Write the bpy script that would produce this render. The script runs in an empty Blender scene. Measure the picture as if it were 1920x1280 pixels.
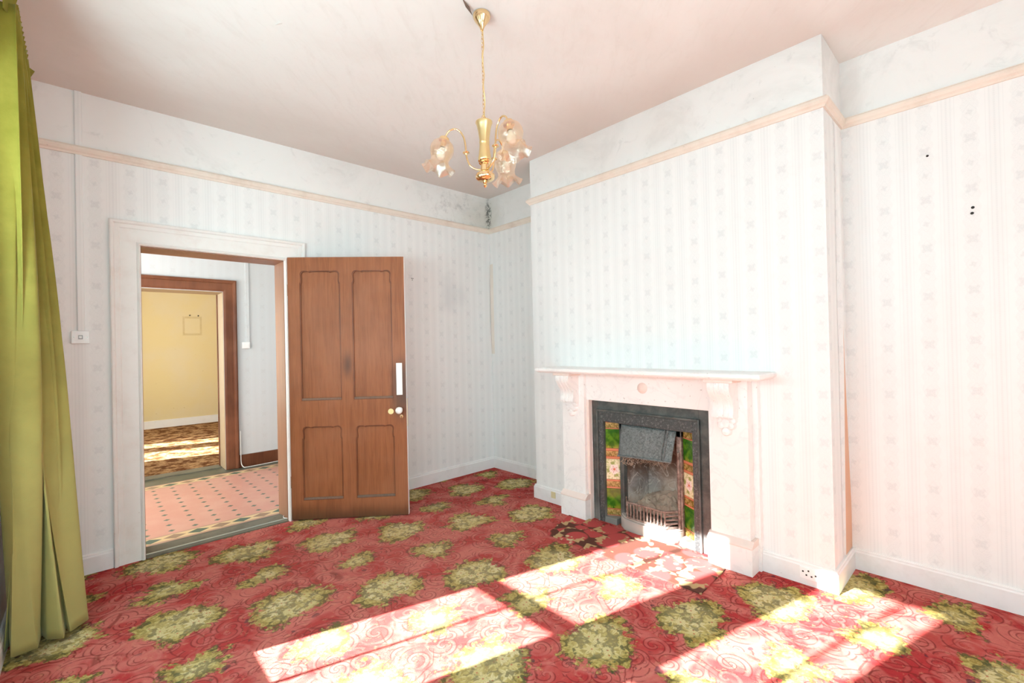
import bpy, bmesh, math, random
from mathutils import Vector, Matrix
random.seed(7)
S = bpy.context.scene
COL = S.collection
PI = math.pi

# ------------------------------------------------------------------ camera
cam = bpy.data.objects.new('camera', bpy.data.cameras.new('camera'))
COL.objects.link(cam)
cam.data.sensor_width = 36.0
cam.data.lens = 853.66 * 36.0 / 1920.0
cam.data.clip_start = 0.02
yaw, pit, rol = math.radians(47.0748), math.radians(0.3505), math.radians(1.2646)
F = Vector((math.cos(yaw) * math.cos(pit), math.sin(yaw) * math.cos(pit), math.sin(pit)))
Rr = Vector((math.sin(yaw), -math.cos(yaw), 0))
Uu = Rr.cross(F)
cr, sr = math.cos(rol), math.sin(rol)
R2 = Rr * cr - Uu * sr
U2 = Rr * sr + Uu * cr
M = Matrix((R2, U2, -F)).transposed().to_4x4()
M.translation = Vector((-3.2441, -3.8173, 1.3395))
cam.matrix_world = M
S.camera = cam

# ------------------------------------------------------------------ light
S.view_settings.view_transform = 'Standard'
S.view_settings.look = 'None'
S.view_settings.gamma = 1.0
S.view_settings.use_curve_mapping = False
S.view_settings.exposure = 0.24
try:
    S.cycles.use_denoising = True
    S.cycles.max_bounces = 10
    S.cycles.diffuse_bounces = 7
    S.cycles.transparent_max_bounces = 24
    S.cycles.sample_clamp_indirect = 12.0
    S.cycles.caustics_reflective = False
    S.cycles.caustics_refractive = False
except Exception:
    pass
world = bpy.data.worlds.new('world'); S.world = world
world.use_nodes = True
wbg = world.node_tree.nodes['Background']
wbg.inputs[0].default_value = (0.75, 0.94, 1.0, 1)
wbg.inputs[1].default_value = 1.2

SUN_T, SUN_S = 0.70, 0.27
sun = bpy.data.lights.new('sun', 'SUN'); sun.energy = 41.0; sun.color = (1.0, 0.98, 0.97); sun.angle = math.radians(0.7)
so = bpy.data.objects.new('sun', sun); COL.objects.link(so)
so.rotation_euler = Vector((1, -SUN_S, -SUN_T)).to_track_quat('-Z', 'Y').to_euler()
so.location = (-8, 2, 5)

def area(name, loc, direction, sx, sy, power, color=(0.65, 0.945, 1.0)):
    l = bpy.data.lights.new(name, 'AREA'); l.shape = 'RECTANGLE'; l.size = sx; l.size_y = sy
    l.energy = power; l.color = color
    o = bpy.data.objects.new(name, l); COL.objects.link(o)
    o.location = loc
    o.rotation_euler = Vector(direction).to_track_quat('-Z', 'Z').to_euler()
    return o
# daylight lamps just outside the windows, plus added fill (rear, third side window, hall)
area('rear_fill', (-2.7, -6.22, 1.55), (-0.02, 1, 0.03), 1.4, 1.9, 44)  # unseen source behind the camera, added as fill
area('daylight_side_lamp', (-3.72, -3.95, 1.5), (1, 0.9, 0.1), 0.8, 1.7, 6)  # at the unseen third window, added for ambient light
area('daylight_side_lamp', (-3.74, -1.71, 1.48), (1, -0.1, 0), 0.30, 1.7, 22)
area('daylight_side_lamp', (-3.74, -2.5, 1.48), (1, 0.35, 0), 0.42, 1.7, 88)
area('hall_fill', (-4.55, 1.15, 1.5), (1, 0, -0.3), 1.0, 1.7, 100, (0.96, 1.0, 0.97))  # unseen lamp added inside the hall, in front of its solid end wall
area('daylight_far_room', (-3.75, 4.2, 1.45), (1, 0, 0), 2.6, 1.8, 165, (0.88, 0.97, 1.0))

# ------------------------------------------------------------------ node DSL
class V:
    g = None
    def __init__(s, sock): s.s = sock
    def _b(s, o, op, rev=False):
        return mth(op, o, s) if rev else mth(op, s, o)
    def __add__(s, o): return s._b(o, 'ADD')
    def __radd__(s, o): return s._b(o, 'ADD', True)
    def __sub__(s, o): return s._b(o, 'SUBTRACT')
    def __rsub__(s, o): return s._b(o, 'SUBTRACT', True)
    def __mul__(s, o): return s._b(o, 'MULTIPLY')
    def __rmul__(s, o): return s._b(o, 'MULTIPLY', True)
    def __truediv__(s, o): return s._b(o, 'DIVIDE')
    def __rtruediv__(s, o): return s._b(o, 'DIVIDE', True)
NT = [None]
def setin(n, i, v):
    if isinstance(v, V): NT[0].links.new(v.s, n.inputs[i])
    else: n.inputs[i].default_value = v
def mth(op, a, b=None, c=None, clamp=False):
    n = NT[0].nodes.new('ShaderNodeMath'); n.operation = op; n.use_clamp = clamp
    setin(n, 0, a)
    if b is not None: setin(n, 1, b)
    if c is not None: setin(n, 2, c)
    return V(n.outputs[0])
def sat(a): return mth('ADD', a, 0.0, clamp=True)
def mn(a, b): return mth('MINIMUM', a, b)
def mx(a, b): return mth('MAXIMUM', a, b)
def ab(a): return mth('ABSOLUTE', a)
def sn(a): return mth('SINE', a)
def sq(a): return mth('SQRT', a)
def rnd(a): return mth('FLOOR', a + 0.5)
def smooth(a, lo, hi):
    n = NT[0].nodes.new('ShaderNodeMapRange'); n.interpolation_type = 'SMOOTHSTEP'
    setin(n, 0, a); n.inputs[1].default_value = lo; n.inputs[2].default_value = hi
    n.inputs[3].default_value = 0; n.inputs[4].default_value = 1
    return V(n.outputs[0])
def less(a, t, w=0.002): return 1.0 - smooth(a - t, -w, w)
def pos():
    n = NT[0].nodes.new('ShaderNodeNewGeometry')
    s = NT[0].nodes.new('ShaderNodeSeparateXYZ'); NT[0].links.new(n.outputs['Position'], s.inputs[0])
    return V(s.outputs[0]), V(s.outputs[1]), V(s.outputs[2])
def opos():
    n = NT[0].nodes.new('ShaderNodeTexCoord')
    s = NT[0].nodes.new('ShaderNodeSeparateXYZ'); NT[0].links.new(n.outputs['Object'], s.inputs[0])
    return V(s.outputs[0]), V(s.outputs[1]), V(s.outputs[2])
def vec(x, y, z=0.0):
    n = NT[0].nodes.new('ShaderNodeCombineXYZ')
    setin(n, 0, x); setin(n, 1, y); setin(n, 2, z)
    return V(n.outputs[0])
def noise(v, scale, detail=2.0, rough=0.5, dist=0.0):
    n = NT[0].nodes.new('ShaderNodeTexNoise')
    NT[0].links.new(v.s, n.inputs['Vector'])
    n.inputs['Scale'].default_value = scale; n.inputs['Detail'].default_value = detail
    n.inputs['Roughness'].default_value = rough; n.inputs['Distortion'].default_value = dist
    return V(n.outputs[0])
def voro(v, scale, feat='F1', rand=1.0):
    n = NT[0].nodes.new('ShaderNodeTexVoronoi'); n.feature = feat
    NT[0].links.new(v.s, n.inputs['Vector'])
    n.inputs['Scale'].default_value = scale; n.inputs['Randomness'].default_value = rand
    if feat == 'DISTANCE_TO_EDGE': return V(n.outputs['Distance']), None, None
    s = NT[0].nodes.new('ShaderNodeSeparateXYZ'); NT[0].links.new(n.outputs['Position'], s.inputs[0])
    c = NT[0].nodes.new('ShaderNodeSeparateXYZ'); NT[0].links.new(n.outputs['Color'], c.inputs[0])
    return V(n.outputs['Distance']), (V(s.outputs[0]), V(s.outputs[1])), (V(c.outputs[0]), V(c.outputs[1]))
def mix(f, a, b):
    n = NT[0].nodes.new('ShaderNodeMix'); n.data_type = 'RGBA'
    setin(n, 0, f)
    for k, v in ((6, a), (7, b)):
        if isinstance(v, V): NT[0].links.new(v.s, n.inputs[k])
        else: n.inputs[k].default_value = (*v, 1)
    return V(n.outputs[2])
def material(name, fn=None, color=(0.8, 0.8, 0.8), rough=0.7, metal=0.0, spec=0.3):
    m = bpy.data.materials.new(name); m.use_nodes = True
    NT[0] = m.node_tree
    b = m.node_tree.nodes['Principled BSDF']
    b.inputs['Base Color'].default_value = (*color, 1)
    b.inputs['Roughness'].default_value = rough
    b.inputs['Metallic'].default_value = metal
    b.inputs['Specular IOR Level'].default_value = spec
    if fn:
        r = fn()
        if not isinstance(r, dict): r = {'color': r}
        if 'color' in r: m.node_tree.links.new(r['color'].s, b.inputs['Base Color'])
        if 'rough' in r: m.node_tree.links.new(r['rough'].s, b.inputs['Roughness'])
        if 'bump' in r:
            h, st, di = r['bump']
            n = m.node_tree.nodes.new('ShaderNodeBump'); n.inputs['Strength'].default_value = st
            n.inputs['Distance'].default_value = di
            m.node_tree.links.new(h.s, n.inputs['Height']); m.node_tree.links.new(n.outputs[0], b.inputs['Normal'])
    return m

# ------------------------------------------------------------------ materials
def wallpaper(axis, base=(0.83, 0.825, 0.815), off=0.0):
    def f():
        x, y, z = pos()
        u = (x if axis == 'x' else y + x) + off
        P = vec(u, z)
        c = u / 0.17
        i = rnd(c); du = (c - i) * 0.17
        a = ab(du)
        # central motif band with scalloped edge
        zz = z + 0.02 * i
        edge = 0.030 + 0.005 * sn(zz * (2 * PI / 0.064))
        band = less(a, edge, 0.003)
        lace = band * smooth(noise(vec(u, z), 190.0, 1.0), 0.45, 0.62)
        # motifs: big flower and small heart alternating
        k = zz / 0.127
        j = rnd(k); dz = (k - j) * 0.127
        odd = ab(mth('MODULO', j, 2.0))
        wa = mth('ARCTAN2', dz, du)
        r = sq(du * du + dz * dz) * (1.0 + 0.28 * sn(wa * 4.0 + odd * 1.6)) + ab(du) * 0.12
        mot = less(r, 0.0125 + odd * 0.009, 0.006) * (0.55 + 0.45 * smooth(noise(P, 150.0, 1.0), 0.35, 0.6))
        ring = less(ab(ab(du) * 1.2 + ab(dz) * 0.8 - 0.034), 0.0020, 0.002) * 0.30
        # stripes between the bands
        e = ab(ab(du) - 0.085)
        st1 = less(e, 0.0035, 0.0015) * (0.5 + 0.5 * less(ab(mth('FRACT', z / 0.011) - 0.5), 0.28, 0.1))
        st2 = less(ab(e - 0.016), 0.0012, 0.0012)
        st3 = less(ab(e - 0.030), 0.0022, 0.0014) * 0.6
        wide = less(e, 0.022, 0.003)
        dk = lace * 0.25 + band * 0.20 + mot * 0.85 + ring + st1 * 0.5 + st2 * 0.55 + st3 * 0.5 + wide * 0.22
        dirt = smooth(noise(vec(u, z * 0.6), 1.3, 4.0, 0.6), 0.45, 0.85)
        fine = noise(P, 9.0, 5.0, 0.7)
        col = mix(sat(dk * 0.34), base, (0.56, 0.57, 0.575))
        col = mix(dirt * 0.25, col, (0.66, 0.64, 0.61))
        col = mix(smooth(fine, 0.5, 0.9) * 0.35, col, (0.69, 0.68, 0.66))
        if axis == 'x':   # grey damp patches and soot near the back corner
            d1 = sq((x + 0.56) * (x + 0.56) * 3.0 + (z - 1.85) * (z - 1.85)) + (noise(P, 7.0, 3.0) - 0.5) * 0.35
            col = mix(less(d1, 0.16, 0.13) * 0.22, col, (0.42, 0.44, 0.47))
            d2 = sq((x + 0.40) * (x + 0.40) * 4.0 + (z - 1.86) * (z - 1.86)) + (noise(P, 9.0, 3.0) - 0.5) * 0.2
            col = mix(less(d2, 0.10, 0.09) * 0.15, col, (0.42, 0.44, 0.47))
        return {'color': col, 'bump': (dk, 0.08, 0.001)}
    return f
M_wpA = material('wallpaper_door_wall', wallpaper('x', off=0.145), rough=0.75)
M_wpB = material('wallpaper_fireplace_wall', wallpaper('y', off=0.159), rough=0.75)
M_wpS = material('wallpaper_hall', wallpaper('x', (0.66, 0.70, 0.72), 0.03), rough=0.75)

def f_frieze():
    x, y, z = pos()
    P = vec(x, y, z)
    n1 = noise(P, 2.1, 6.0, 0.65, 0.6); n2 = noise(P, 7.0, 5.0, 0.65, 1.2)
    col = mix(smooth(n1, 0.46, 0.72) * 0.42, (0.82, 0.81, 0.795), (0.62, 0.61, 0.59))
    col = mix(smooth(n2, 0.56, 0.74) * 0.30, col, (0.50, 0.50, 0.49))
    # brownish damp stain and black mould in the far corner
    d = sq(x * x * 1.1 + y * y * 6.0 + (z - 2.68) * (z - 2.68) * 3.0)
    st = less(d + (n2 - 0.5) * 0.5, 0.38, 0.3)
    col = mix(st * 0.5, col, (0.55, 0.52, 0.44))
    patch = less(sq((x + 0.42) * (x + 0.42) + (z - 2.76) * (z - 2.76) * 3.0) + y * y * 4.0, 0.34, 0.2) * smooth(noise(P, 11.0, 6.0, 0.75), 0.48, 0.68)
    col = mix(patch * 0.55, col, (0.40, 0.40, 0.39))
    dm = sq((x + 0.01) * (x + 0.01) * 5.0 + y * y * 5.0 + (z - 2.76) * (z - 2.76) * 0.35)
    mo = less(dm, 0.085, 0.05) * smooth(noise(P, 34.0, 4.0, 0.7), 0.44, 0.56)
    col = mix(mo * 0.92, col, (0.06, 0.065, 0.06))
    sp = smooth(noise(P, 60.0, 1.0), 0.80, 0.86)
    col = mix(sp * 0.6, col, (0.25, 0.24, 0.23))
    return col
M_frieze = material('limewashed_plaster', f_frieze, rough=0.9)

def f_ceiling():
    x, y, z = pos()
    P = vec(x, y * 1.0, z)
    n1 = noise(vec(x * 0.6 + y * 0.2, y * 1.2, 0.0), 0.9, 5.0, 0.6, 0.5)
    n2 = noise(vec(x + y, (x - y) * 4.0, 0.0), 3.0, 6.0, 0.7, 0.8)
    n3 = noise(P, 14.0, 4.0, 0.7)
    # pinker, darker tone along the walls
    d = mn(mn(ab(y), ab(x + 0.39) + less(y, -3.2, 0.1) * 0.4), mn(ab(x + 3.55), 9.0))
    e = less(d + (n1 - 0.5) * 1.1, 0.42, 0.42)
    col = mix(sat(e * 0.75 + smooth(n1, 0.5, 0.75) * 0.35), (0.81, 0.79, 0.765), (0.67, 0.60, 0.555))
    col = mix(smooth(n2, 0.45, 0.75) * 0.25, col, (0.66, 0.61, 0.57))
    col = mix(smooth(n3, 0.55, 0.8) * 0.14, col, (0.60, 0.54, 0.50))
    return col
M_ceil = material('stained_ceiling_plaster', f_ceiling, rough=0.9)

def f_paint(base=(0.82, 0.81, 0.80), dirt=(0.55, 0.52, 0.48), amt=0.3):
    def f():
        x, y, z = pos()
        n = noise(vec(x, y, z), 6.0, 5.0, 0.65)
        s = smooth(noise(vec(x, y, z), 50.0, 1.0), 0.78, 0.84)
        c = mix(smooth(n, 0.45, 0.8) * amt, base, dirt)
        return mix(s * 0.4, c, (0.4, 0.37, 0.33))
    return f
M_white = material('old_white_gloss_paint', f_paint(), rough=0.45)
M_rail = material('cream_paint_picture_rail', f_paint((0.80, 0.70, 0.61), (0.56, 0.42, 0.33), 0.45), rough=0.6)
M_casing = material('yellowed_white_door_casing', f_paint((0.80, 0.775, 0.745), (0.66, 0.56, 0.50), 0.45), rough=0.5)
M_plastic = material('white_plastic', f_paint((0.86, 0.87, 0.87), (0.7, 0.68, 0.62), 0.15), rough=0.35)
M_hole = material('dark_hole', color=(0.03, 0.028, 0.026), rough=0.9)
M_peach = material('bare_pink_plaster', f_paint((0.72, 0.43, 0.29), (0.60, 0.42, 0.33), 0.6), rough=0.9)
M_beige = material('yellowed_beige_plastic', color=(0.68, 0.60, 0.36), rough=0.5)

def f_carpet():
    x, y, z = pos()
    P = vec(x, y)
    wob = noise(P, 3.0, 2.0); wob2 = noise(vec(x + 7.3, y - 2.1), 3.0, 2.0)
    xx = x + (wob - 0.5) * 0.10; yy = y + (wob2 - 0.5) * 0.10
    # lattice of flower bunches
    u = (xx + 2.48) / 0.447
    i = rnd(u); du = (u - i) * 0.447
    w = (yy + 0.38) / 0.435 + 0.5 * i
    j = rnd(w); dv = (w - j) * 0.435
    big = 1.0 - ab(mth('MODULO', j, 2.0))
    ang = mth('ARCTAN2', dv, du)
    r = sq(du * du * 0.82 + dv * dv * 1.25)
    jag = noise(P, 8.5, 4.0, 0.65) - 0.5
    jag2 = noise(P, 42.0, 2.0, 0.6) - 0.5
    frond = noise(vec(ang * 3.2 + i * 3.0, r * 9.0 + j * 5.0), 2.6, 3.0, 0.7) - 0.5
    fern = frond * 0.12 + sn(ang * 14.0 + i * 2.0 + j) * 0.010 + sn(ang * 3.0 + i * 1.3 + j * 2.1) * 0.022 + (noise(P, 3.2, 1.0) - 0.5) * 0.12
    rad = 0.112 + big * 0.058 + jag * 0.24 + jag2 * 0.09 + fern
    clus = less(r - rad, 0.0, 0.013)
    rim = less(ab(r - rad - 0.006), 0.014, 0.008)
    # daisies and leaves in the bunch
    d1, pc, cc = voro(P, 15.0)
    ax = x - pc[0] / 1.0; ay = y - pc[1] / 1.0
    pa = mth('ARCTAN2', ay, ax); pr = sq(ax * ax + ay * ay)
    pet = less(pr * (1.0 + 0.34 * sn(pa * 7.0 + cc[0] * 6.0)), 0.031, 0.004)
    eye = less(pr, 0.0045, 0.002)
    leafn = noise(P, 55.0, 3.0, 0.65)
    leaf = mix(smooth(leafn, 0.40, 0.66), (0.29, 0.225, 0.060), (0.53, 0.425, 0.140))
    leaf = mix(smooth(noise(P, 16.0, 2.0), 0.55, 0.75) * 0.5, leaf, (0.33, 0.16, 0.03))
    pcol = mix(cc[1], (0.57, 0.48, 0.19), (0.70, 0.62, 0.36))
    pcol = mix(smooth(sn(pa * 12.0 + cc[0] * 6.0), 0.3, 0.9) * 0.5, pcol, (0.33, 0.24, 0.06))
    pcol = mix(eye, pcol, (0.42, 0.06, 0.03))
    d2, _, c2 = voro(P, 26.0)
    gaps = smooth(d2, 0.55, 0.68) * smooth(leafn, 0.35, 0.5)
    cl = mix(pet * less(r, 0.05 + big * 0.075, 0.02), leaf, pcol)
    cl = mix(gaps * 0.8, cl, (0.040, 0.050, 0.020))
    dg = smooth(noise(vec(x + 4.0, y + 1.0), 30.0, 2.0), 0.60, 0.66)
    cl = mix(dg * 0.85, cl, (0.055, 0.075, 0.03))
    cl = mix(less(r, 0.06 + big * 0.06, 0.05) * 0.30, cl, (0.62, 0.52, 0.26))
    # red ground, mottled, with scrolls
    g1 = noise(P, 2.4, 4.0, 0.6)
    pile = noise(P, 260.0, 2.0)
    g3 = noise(vec(x + 20.0, y + 5.0), 4.5, 3.0, 0.6, 0.6)
    red = mix(smooth(g3, 0.38, 0.60), (0.41, 0.034, 0.036), (0.55, 0.150, 0.125))
    red = mix(smooth(g1, 0.42, 0.66) * 0.35, red, (0.56, 0.15, 0.12))
    vs = voro(vec(x + (wob - 0.5) * 0.05, y + (wob2 - 0.5) * 0.05), 7.4)
    sx = x - vs[1][0]; sy = y - vs[1][1]
    sa = mth('ARCTAN2', sy, sx); srr = sq(sx * sx + sy * sy)
    sp = mth('FRACT', sa / (2 * PI) + mth('POWER', srr, 0.75) * 11.0 + vs[2][0])
    arm = less(ab(sp - 0.5), 0.13, 0.09) * less(srr, 0.090, 0.012)
    line = less(ab(ab(sp - 0.5) - 0.20), 0.05, 0.03) * less(srr, 0.098, 0.008) * smooth(noise(P, 9.0, 2.0), 0.38, 0.5)
    red = mix(arm * 0.20, red, (0.60, 0.26, 0.21))
    red = mix(line * 0.62, red, (0.12, 0.022, 0.022))
    de, _, _ = voro(vec(x + (wob2 - 0.5) * 0.12, y + (g1 - 0.5) * 0.12), 5.0, 'DISTANCE_TO_EDGE')
    red = mix(less(ab(de - 0.07), 0.014, 0.008) * smooth(noise(P, 6.0), 0.42, 0.55) * 0.6, red, (0.16, 0.02, 0.018))
    speck = smooth(noise(P, 24.0, 4.0, 0.7), 0.56, 0.68)
    red = mix(speck * 0.38, red, (0.62, 0.29, 0.17))
    mot = smooth(noise(P, 13.0, 5.0, 0.7, 0.8), 0.50, 0.68)
    red = mix(mot * 0.30, red, (0.30, 0.02, 0.02))
    fl = less(ab(voro(P, 30.0)[0] - 0.34), 0.05, 0.04) * smooth(noise(vec(x + 11.0, y), 5.0), 0.48, 0.6)
    red = mix(fl * 0.4, red, (0.17, 0.03, 0.03))
    # dark leaf tips around the bunches
    tips = rim * smooth(noise(vec(x + 3.0, y), 17.0, 2.0), 0.50, 0.58)
    col = mix(clus, red, cl)
    col = mix(tips * 0.55, col, (0.045, 0.030, 0.035))
    buds = smooth(noise(vec(x - 5.0, y + 9.0), 15.0, 1.0), 0.70, 0.74) * less(r, 0.24, 0.03)
    col = mix(buds * 0.7, col, (0.06, 0.03, 0.045))
    # paler towards the middle of the room
    mid_pale = less(sq((x + 1.7) * (x + 1.7) + (y + 1.0) * (y + 1.0)) + (g1 - 0.5), 1.0, 0.9)
    col = mix(mid_pale * 0.15, col, (0.55, 0.29, 0.22))
    dirt = smooth(noise(P, 120.0, 1.0), 0.80, 0.84)
    col = mix(dirt * 0.5, col, (0.7, 0.62, 0.52))
    col = mix((pile - 0.3) * 0.35, col, (0.10, 0.02, 0.02))
    return {'color': col, 'bump': (pile, 0.5, 0.004)}
M_carpet = material('floral_axminster_carpet', f_carpet, rough=1.0, spec=0.05)

def f_rug():
    x, y, z = pos()
    P = vec(x, y)
    n = noise(P, 5.0, 2.0)
    d, pc, c = voro(vec(x + (n - 0.5) * 0.1, y), 5.5)
    sx = x - pc[0]; sy = y - pc[1]
    a = mth('ARCTAN2', sy, sx); r = sq(sx * sx + sy * sy)
    sp = mth('FRACT', a / (2 * PI) + r * 4.0 + c[0])
    leafy = less(ab(sp - 0.5) + 0.05 * sn(a * 11.0), 0.115, 0.03) * smooth(r, 0.035, 0.045)
    base = mix(less(r, 0.075, 0.01), (0.120, 0.050, 0.036), (0.48, 0.080, 0.075))
    col = mix(leafy, base, (0.50, 0.34, 0.17))
    d2, p2, c2 = voro(P, 22.0)
    fl = less(d2, 0.38, 0.05) * smooth(noise(vec(x + 2.0, y), 5.0), 0.56, 0.62)
    col = mix(fl, col, (0.60, 0.50, 0.30))
    col = mix(less(d2, 0.10, 0.04) * fl, col, (0.2, 0.08, 0.03))
    pile = noise(P, 260.0, 2.0)
    col = mix((pile - 0.3) * 0.35, col, (0.06, 0.02, 0.02))
    return {'color': col, 'bump': (pile, 0.5, 0.004)}
M_rug = material('maroon_hearth_carpet', f_rug, rough=1.0, spec=0.05)

def f_marble():
    x, y, z = pos()
    P = vec(x, y, z)
    n = noise(P, 3.5, 6.0, 0.6, 1.6)
    vein = less(ab(n - 0.5), 0.018, 0.016)
    pit = smooth(noise(P, 44.0, 2.0), 0.68, 0.74)
    c = mix(vein * 0.16, (0.84, 0.83, 0.815), (0.52, 0.52, 0.53))
    c = mix(smooth(noise(P, 1.8, 3.0), 0.4, 0.8) * 0.18, c, (0.76, 0.72, 0.69))
    c = mix(pit * 0.5 * smooth(z, 0.88, 0.93), c, (0.38, 0.33, 0.31))
    return c
M_marble = material('white_marble', f_marble, rough=0.32, spec=0.4)
M_marble2 = material('pinkish_marble', f_paint((0.78, 0.66, 0.60), (0.6, 0.5, 0.45), 0.4), rough=0.35)

def f_iron():
    x, y, z = pos()
    P = vec(x, y, z)
    n = noise(P, 14.0, 5.0, 0.7)
    c = mix(smooth(n, 0.35, 0.7), (0.050, 0.062, 0.060), (0.105, 0.115, 0.108))
    rust = less(z + (n - 0.5) * 0.9, 0.25, 0.25) * smooth(y, -2.6, -2.3) * 0.0 + smooth(noise(P, 3.0, 3.0), 0.52, 0.7) * 0.35
    c = mix(rust, c, (0.15, 0.085, 0.065))
    ash = less(z + (n - 0.5) * 0.12, 0.10, 0.07)
    c = mix(ash * 0.55, c, (0.30, 0.29, 0.27))
    return {'color': c, 'bump': (noise(P, 120.0, 3.0), 0.25, 0.002)}
M_iron = material('blackleaded_cast_iron', f_iron, rough=0.42, spec=0.5)
def f_orn():
    x, y, z = pos()
    P = vec(x, y, z)
    n = noise(P, 14.0, 5.0, 0.7)
    t = mth('FRACT', z / 0.036)
    r = sq((t - 0.5) * (t - 0.5) + 0.0)
    h = less(ab(voro(P, 55.0)[0] - 0.30), 0.07, 0.05) * 0.25 + noise(P, 120.0, 3.0) * 0.8
    c = mix(smooth(h, 0.35, 0.9), (0.045, 0.052, 0.052), (0.20, 0.205, 0.20))
    c = mix(smooth(noise(P, 3.0, 3.0), 0.52, 0.7) * 0.3, c, (0.17, 0.09, 0.07))
    return {'color': c, 'bump': (h, 0.35, 0.003)}
M_orn = material('beaded_cast_iron', f_orn, rough=0.45, spec=0.5)
def f_hood():
    x, y, z = pos()
    P = vec(x, y, z)
    n = noise(P, 22.0, 4.0, 0.7, 2.5)
    h = ab(n - 0.5) * 5.0
    c = mix(smooth(noise(P, 60.0, 4.0, 0.7), 0.35, 0.7), (0.115, 0.135, 0.135), (0.22, 0.245, 0.24))
    c = mix(less(ab(n - 0.5), 0.03, 0.03) * 0.45, c, (0.32, 0.35, 0.345))
    return {'color': c, 'bump': (h, 0.7, 0.006)}
M_hood = material('embossed_grey_iron', f_hood, rough=0.55, spec=0.4)
def f_rust():
    x, y, z = pos()
    P = vec(x, y, z)
    n = noise(P, 30.0, 5.0, 0.7)
    c = mix(smooth(n, 0.35, 0.7), (0.15, 0.095, 0.075), (0.36, 0.27, 0.23))
    return {'color': c, 'bump': (n, 0.4, 0.003)}
M_rust = material('rusty_dusty_iron', f_rust, rough=0.85)
def f_brick():
    x, y, z = pos()
    P = vec(x, y, z)
    n = noise(P, 9.0, 6.0, 0.7, 0.6)
    hi = less(ab(x + 0.30) * 0.0 + z + ab(y + 2.16) * 0.5 + (n - 0.5) * 0.7, 0.36, 0.14)
    c = mix(smooth(n, 0.35, 0.7), (0.080, 0.055, 0.040), (0.20, 0.145, 0.110))
    c = mix(hi * 0.85, c, (0.55, 0.45, 0.37))
    bl = less(sq((y + 1.99) * (y + 1.99) + (z - 0.27) * (z - 0.27)) + (n - 0.5) * 0.2, 0.08, 0.05)
    c = mix(bl * 0.5, c, (0.32, 0.34, 0.35))
    cr = less(ab(noise(P, 6.0, 2.0, 0.5, 1.0) - 0.52), 0.008, 0.006)
    c = mix(cr * 0.6, c, (0.60, 0.55, 0.48))
    return {'color': c, 'bump': (n, 0.8, 0.01)}
M_brick = material('sooty_firebrick', f_brick, rough=0.95)
M_ash = material('grey_ash', f_paint((0.52, 0.38, 0.29), (0.12, 0.085, 0.065), 1.0), rough=1.0)
M_twig = material('dry_twigs', f_paint((0.40, 0.30, 0.22), (0.20, 0.14, 0.10), 0.6), rough=0.9)

def f_green():
    x, y, z = opos()
    P = vec(x, y, z)
    n = noise(P, 26.0, 3.0, 0.6)
    c = mix(smooth(n, 0.35, 0.7), (0.018, 0.115, 0.006), (0.10, 0.25, 0.015))
    return mix(less(z, -0.055, 0.02) * smooth(n, 0.45, 0.6) * 0.6, c, (0.42, 0.33, 0.04))
M_green = material('green_majolica_glaze', f_green, rough=0.08, spec=0.6)
def f_band():
    x, y, z = opos()
    P = vec(x, y, z)
    n = noise(P, 55.0, 3.0, 0.6, 1.0)
    c = mix(smooth(n, 0.40, 0.62), (0.17, 0.12, 0.02), (0.52, 0.35, 0.12))
    e = smooth(ab(z), 0.020, 0.023)
    c = mix(e, c, (0.60, 0.22, 0.11))
    return mix(less(ab(ab(z) - 0.021), 0.0012, 0.0008), c, (0.30, 0.03, 0.02))
M_band = material('ochre_floral_border_tile', f_band, rough=0.12, spec=0.6)
def f_flor():
    x, y, z = opos()
    P = vec(x, y, z)
    n = noise(P, 60.0, 3.0, 0.6, 1.0)
    r = sq(x * x + y * y * 1.0 + z * z)
    a = mth('ARCTAN2', z, y)
    c = mix(smooth(n, 0.50, 0.60) * 0.85, (0.80, 0.72, 0.48), (0.42, 0.46, 0.16))
    c = mix(less(r * (1.0 + 0.16 * sn(a * 5.0)), 0.036, 0.003), c, (0.86, 0.74, 0.66))
    c = mix(less(r * (1.0 + 0.2 * sn(a * 5.0 + 1.0)), 0.022, 0.002) * smooth(sn(a * 10.0 + 60.0 * r), -0.2, 0.3) * 0.8, c, (0.62, 0.26, 0.24))
    c = mix(less(r, 0.009, 0.002), c, (0.70, 0.18, 0.10))
    lf = less(ab(r - 0.047), 0.010, 0.003) * smooth(sn(a * 4.0 + 0.6), 0.2, 0.5)
    return mix(lf * 0.8, c, (0.22, 0.27, 0.04))
M_flor = material('cream_rose_tile', f_flor, rough=0.12, spec=0.6)

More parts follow.
